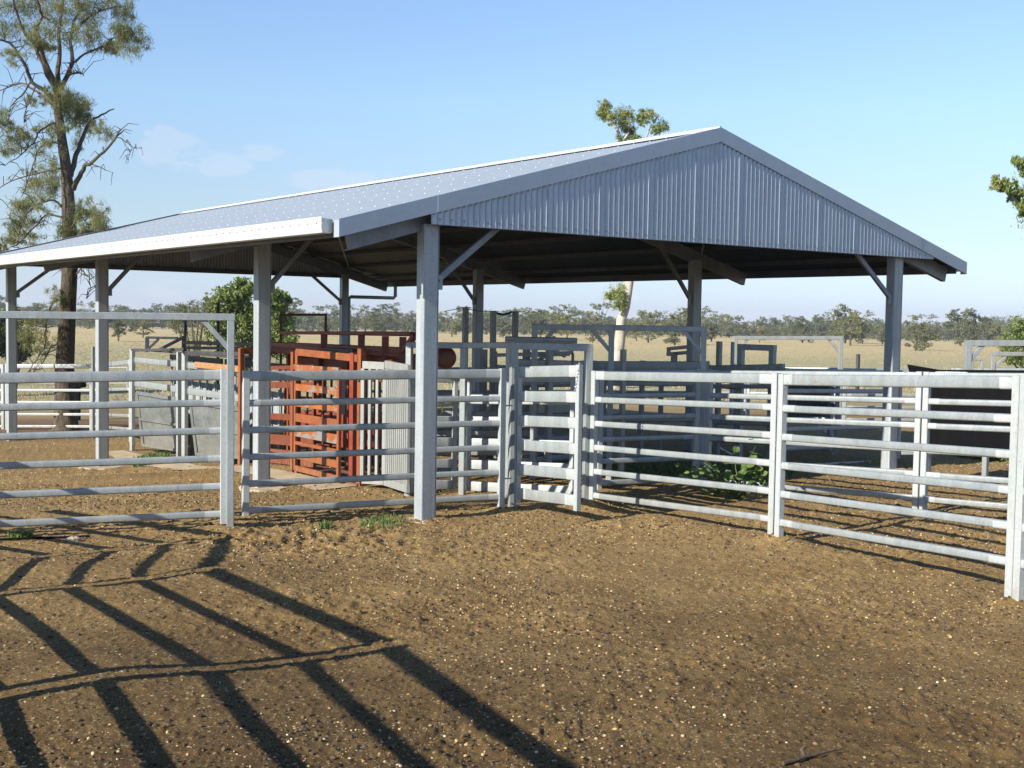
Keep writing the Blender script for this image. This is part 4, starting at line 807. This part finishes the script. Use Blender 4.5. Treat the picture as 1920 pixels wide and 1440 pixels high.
# ------------------------------------------------------------------ trees of the far treeline: eight kinds, copied
def tree_proto(kind, seed):
    rg = random.Random(seed); h = rg.uniform(6.5, 9); root = empty('paddock_tree', Vector((0, 0, 0)), 'x', 'tree', 'gum trees along the far edge of the paddock')
    tr = MB(); lean = rg.uniform(-.5, .5); top = Vector((lean, 0, h*.75)); tr.tube([Vector((0, 0, -.3)), Vector((lean*.2, .1, h*.3)), top], [.22, .17, .05], 6); C = []
    n = rg.randint(13, 18)
    for i in range(n):
        a = rg.uniform(0, 6.28); rr = rg.uniform(.3, 3.9)*(h/8); z = rg.uniform(.12, .98)*h; rr *= 1.15-.55*abs(z/h-.55)*2*.8
        c = Vector((math.cos(a)*rr+lean*z/h, math.sin(a)*rr, z)); C.append((c, (rg.uniform(1.0, 1.8), rg.uniform(1.0, 1.8), rg.uniform(.6, 1.15)), rg.uniform(.7, 1.3)))
        tr.tube([Vector((lean*.3, 0, h*rg.uniform(.15, .5))), c], [.09, .03], 5)
    tr.build('trunk', M['bark'], root)
    leaves('crown', C, M['fargum' if kind % 3 else 'fargum2'], root, size=(.32, .2), n_per=230, droop=.2, seed=seed)
    return root
protos = [tree_proto(i, 40+i) for i in range(8)]
def copy_tree(o):
    c = o.copy(); COL.objects.link(c)
    for ch in o.children: d = ch.copy(); COL.objects.link(d); d.parent = c
    return c
rg = random.Random(99); spots = []
for row, (Y0, step, sc_) in enumerate(((360, 8.5, .80), (400, 8.5, .96))):
    px = -90+row*9
    while px < 2010:
        Y = Y0+rg.uniform(-14, 14); s_ = sc_*rg.uniform(.62, 1.12)*(.95 if rg.random() < .93 else 1.3)
        spots.append((px+rg.uniform(-7, 7), Y, s_)); px += step*rg.uniform(1.3, 2.7)
near = [(222, 150, .52), (268, 175, .42), (330, 230, .7), (1108, 190, .45), (1212, 205, .62), (1190, 230, .6), (1262, 170, .62), (1300, 180, .66), (1330, 240, .7), (1500, 250, .7), (1590, 210, .82), (1612, 240, .75), (1580, 260, 1.1), (1650, 230, .6), (1712, 150, .45), (1728, 160, .42), (1795, 235, .95), (1820, 225, .92), (1870, 260, .7), (1060, 230, .75), (1010, 240, .8), (705, 260, .7), (940, 250, .6), (60, 200, .5), (180, 260, .6), (1030, 215, .55), (1420, 240, .5), (845, 255, .6), (610, 240, .5)]
spots += near; used = set()
lab_near = ['small rounded tree alone in the paddock seen right of the third shed post', 'low bushy tree in the paddock between the third post and the race']
spots.sort(key=lambda t: t[0])
def where(px):
    marks = [(22, 'the far left shed post'), (190, 'the third shed post'), (345, 'the thin dark post'), (489, 'the second shed post'), (644, 'the post with the downpipe'), (811, 'the near corner post'), (897, 'the inner shed post'), (1165, 'the pale gum trunk'), (1305, 'the dark inner post'), (1478, 'the white portal'), (1680, 'the right corner post'), (1816, 'the right edge portal')]
    best = min(marks, key=lambda m_: abs(m_[0]-px)); return best[1], ('left' if px < best[0] else 'right')
cnt = {}
ordn = ['first', 'second', 'third', 'fourth', 'fifth', 'sixth', 'seventh', 'eighth', 'ninth', 'tenth', 'eleventh', 'twelfth', 'thirteenth', 'fourteenth', 'fifteenth', 'sixteenth', 'seventeenth', 'eighteenth', 'nineteenth', 'twentieth', 'last']
spots.sort(key=lambda t: abs(min([22, 190, 345, 489, 644, 811, 897, 1165, 1305, 1478, 1680, 1816], key=lambda m_: abs(m_-t[0]))-t[0]))
for i, (px, Y, s_) in enumerate(spots):
    o = protos[i % 8] if i < 8 else copy_tree(protos[rg.randrange(8)])
    p = G(px, Y); o.location = p; o.rotation_euler = (0, 0, rg.uniform(0, 6.28)); o.scale = (s_*rg.uniform(.9, 1.25), s_*rg.uniform(.9, 1.25), s_)
    w_, sd = where(px); near_ = Y < 300; key = (w_, sd, near_); cnt[key] = cnt.get(key, 0)+1
    o['label'] = ('%s %s tree to the %s of %s' % (ordn[min(cnt[key], 21)-1], 'nearer paddock' if near_ else 'far treeline', sd, w_))
# the wood behind them reads as one mass
C = []; 
for i in range(1500):
    px = -200+2320*i/1500+rg.uniform(-4, 4); Y = rg.uniform(430, 480); p = G(px, Y); hh = rg.uniform(.3, 5.6+1.6*math.sin(px*.021)+math.sin(px*.057+1))
    C.append((p+Vector((0, 0, hh)), (3.2, 3, 1.9), 1))
tag(leaves('far_wood', C, M['fargum'], None, size=(.5, .35), n_per=115, seed=77), 'grey green wood closing the view beyond the paddock', 'wood', kind='stuff')
# ------------------------------------------------------------------ paddock tufts
def tufts():
    n = 9000; Y = 38+RNG.random(n)**1.5*190; X = (RNG.random(n)*2-1)*.46*Y; Z = EYE+ground_rel(X, Y)+(vnoise(X*.04, Y*.04, 4)-.5)*.5*np.clip((Y-40)/60, 0, 1)
    V = []; 
    for j in range(7):
        a = RNG.random(n)*6.28; w = .012+.014*RNG.random(n); h = .05+.10*RNG.random(n); lx = (RNG.random(n)-.5)*.25; ly = (RNG.random(n)-.5)*.25
        ox = (RNG.random(n)-.5)*.3; oy = (RNG.random(n)-.5)*.3
        V.append(np.stack([np.stack([X+ox-np.cos(a)*w, Y+oy-np.sin(a)*w, Z-.02], -1), np.stack([X+ox+np.cos(a)*w, Y+oy+np.sin(a)*w, Z-.02], -1), np.stack([X+ox+lx, Y+oy+ly, Z+h], -1)], 1))
    V = np.concatenate(V).reshape(-1, 3); o = raw_mesh('dry_grass', V, np.arange(len(V)).reshape(-1, 3), 3, M['dry']); tag(o, 'dry grass tufts standing in the paddock', 'grass', kind='stuff')
tufts()
# ------------------------------------------------------------------ weeds
def weed_patch(name, label, px, Y, rx, ry, n, mat, h=.07, cat='weeds', kind=None, seed=4, w=.012):
    rg = np.random.default_rng(seed); g = G(px, Y); a = rg.random(n)*6.28; r = rg.random(n)**.6; X = g.x+np.cos(a)*r*rx; Yy = g.y+np.sin(a)*r*ry; Z = EYE+ground_rel(X, Yy)
    t = rg.random(n)*6.28; hh = h*(.4+rg.random(n)); lx = (rg.random(n)-.5)*h; ly = (rg.random(n)-.5)*h
    V = np.stack([np.stack([X-np.cos(t)*w, Yy-np.sin(t)*w, Z-.01], -1), np.stack([X+np.cos(t)*w, Yy+np.sin(t)*w, Z-.01], -1), np.stack([X+lx+np.cos(t)*w*.6, Yy+ly, Z+hh], -1), np.stack([X+lx*1.3-np.cos(t)*w*.6, Yy+ly*1.3, Z+hh*.9], -1)], 1).reshape(-1, 3)
    tag(raw_mesh(name, V, np.arange(len(V)).reshape(-1, 4), 4, M[mat]), label, cat, kind=kind)
weed_patch('green_weeds', 'patch of fresh green weeds at the foot of the near corner post', 722, 12.75, .24, .5, 800, 'weed', .045, kind='stuff', seed=31, w=.006)
weed_patch('green_weeds', 'small green weed tuft left of the corner post', 612, 12.4, .07, .1, 90, 'weed', .06, kind='stuff', seed=32, w=.006)
weed_patch('green_weeds', 'green weeds growing beside the far race panel', 283, 21.6, .30, .45, 900, 'weed', .11, kind='stuff', seed=33)
weed_patch('green_weeds', 'tiny weed sprout under the left bow post', 436, 12.2, .06, .1, 140, 'weed', .05, kind='stuff', seed=34, w=.006)
weed_patch('green_weeds', 'green grass beyond the black sheeted pen at right', 1900, 20.5, .9, 1.0, 2200, 'weed', .16, kind='stuff', seed=35, w=.008)
weed_patch('green_weeds', 'pale grass tuft below the left end of the sunlit panel', 1146, 14.3, .14, .18, 260, 'dry', .12, kind='stuff', seed=36)
weed_patch('green_weeds', 'tuft by the edging stone at left', 38, 11.6, .12, .1, 160, 'weed', .05, kind='stuff', seed=37, w=.006)
weed_patch('green_weeds', 'low green growth in the shed shade behind the sunlit panel', 1290, 17.6, 1.6, 1.0, 900, 'weed', .10, kind='stuff', seed=38, w=.008)
def mallow():
    root = empty('mallow_plant', G(1385, 14.9), 'broad leaved green mallow plant growing behind the sunlit rail panel', 'plant'); rg = random.Random(6); st = MB(); lf = MB()
    base = G(1385, 14.9)
    for k in range(32):
        x = rg.choice([rg.gauss(1405, 26), rg.gauss(1400, 30), rg.gauss(1330, 22), rg.gauss(1300, 14)]); Y = 14.9+rg.uniform(-.45, .7); e = G(x, Y, rg.uniform(.12, .62) if x > 1360 else rg.uniform(.06, .42))
        m_ = base.lerp(e, .5)+Vector((0, 0, .08)); st.tube([base+Vector((rg.uniform(-.1, .1), 0, 0)), m_, e], [.008, .006, .004], 5)
        for q_ in range(rg.randint(3, 5)):
            c = base.lerp(e, rg.uniform(.55, 1.05))+Vector((rg.uniform(-.12, .12), rg.uniform(-.12, .12), rg.uniform(-.02, .09))); r = rg.uniform(.028, .060)
            nrm = Vector((rg.gauss(-.3, .5), rg.gauss(-.5, .5), 1)).normalized(); a = nrm.cross(Vector((rg.uniform(-1, 1), rg.uniform(-1, 1), .1))).normalized(); b = nrm.cross(a)
            vs = [c-nrm*r*.15]+[c+(a*math.cos(t*.698)+b*math.sin(t*.698))*r*(1.0 if t % 2 else .86)+nrm*r*.12*(t % 2) for t in range(9)]
            lf.add(vs, [(0, 1+t, 1+(t+1) % 9) for t in range(9)])
    st.build('stems', M['weed'], root); lf.build('leaves', M['weed'], root)
mallow()
# stones, stick, hose edge
def rock(c, r, label, name='stone', sq=.6, seed=1):
    rg = random.Random(seed); vs = []; fs = []; n, m = 10, 7
    for i in range(m):
        ph = math.pi*i/(m-1)
        for k in range(n): t = 2*math.pi*k/n; q_ = r*(.82+.36*rg.random()); vs.append(c+Vector((q_*math.sin(ph)*math.cos(t)*1.3, q_*math.sin(ph)*math.sin(t), q_*math.cos(ph)*sq)))
    fs = [(i*n+k, i*n+(k+1) % n, (i+1)*n+(k+1) % n, (i+1)*n+k) for i in range(m-1) for k in range(n)]
    mb = MB(); mb.add(vs, fs); tag(mb.build(name, M['stone']), label, 'stone')
rock(G(137, 11.35, .02), .055, 'fist sized pale stone lying below the long gate at left', seed=3)
mb = MB(); P = [(1468, 1438), (1490, 1432), (1508, 1424), (1530, 1419), (1555, 1411), (1582, 1405)]
pts = []
for i, (x, y) in enumerate(P):
    Y = 2.1*F_PX/(y-607); p = W(x, y, Y); p.z = gz(p.x, p.y)+.018; pts.append(p)
st_ = empty('stick', pts[2], 'dark crooked stick lying on the dirt at the bottom right', 'stick'); mb.tube(pts, [.011, .010, .010, .008, .007, .004], 7); mb.build('stem', M['twig'], st_)
mb = MB(); mb.tube([pts[2], pts[2]+Vector((-.01, .012, .03)), pts[2]+Vector((.01, .03, .045))], [.012, .011, .009], 7); mb.build('broken_knot', M['twig'], st_)
mb = MB(); pts = [G(x, Y, .012) for x, Y in [(-250, 11.2), (-120, 11.3), (0, 11.42), (60, 11.5), (120, 11.55), (168, 11.62)]]; mb.tube(pts, .012, 6)
tag(mb.build('poly_pipe', M['black']), 'thin black poly pipe lying on the dirt below the long gate', 'pipe')

# ------------------------------------------------------------------ thin dusty air
mb = MB(); a, b_, c, d = (-1500, -40), (1500, -40), (1500, 2300), (-1500, 2300); z0, z1 = -26, 30
mb.add([(*a, z0), (*b_, z0), (*c, z0), (*d, z0), (*a, z1), (*b_, z1), (*c, z1), (*d, z1)], [(3, 2, 1, 0), (4, 5, 6, 7), (0, 1, 5, 4), (1, 2, 6, 5), (2, 3, 7, 6), (3, 0, 4, 7)])
hm = bpy.data.materials.new('haze'); hm.use_nodes = True; hn = hm.node_tree; hn.nodes.clear(); ho = hn.nodes.new('ShaderNodeOutputMaterial'); hv = hn.nodes.new('ShaderNodeVolumePrincipled')
hv.inputs['Color'].default_value = (.80, .88, 1, 1); hv.inputs['Density'].default_value = .00032; hv.inputs['Anisotropy'].default_value = .2; hn.links.new(hv.outputs[0], ho.inputs['Volume'])
tag(mb.build('haze', hm), kind='stuff')
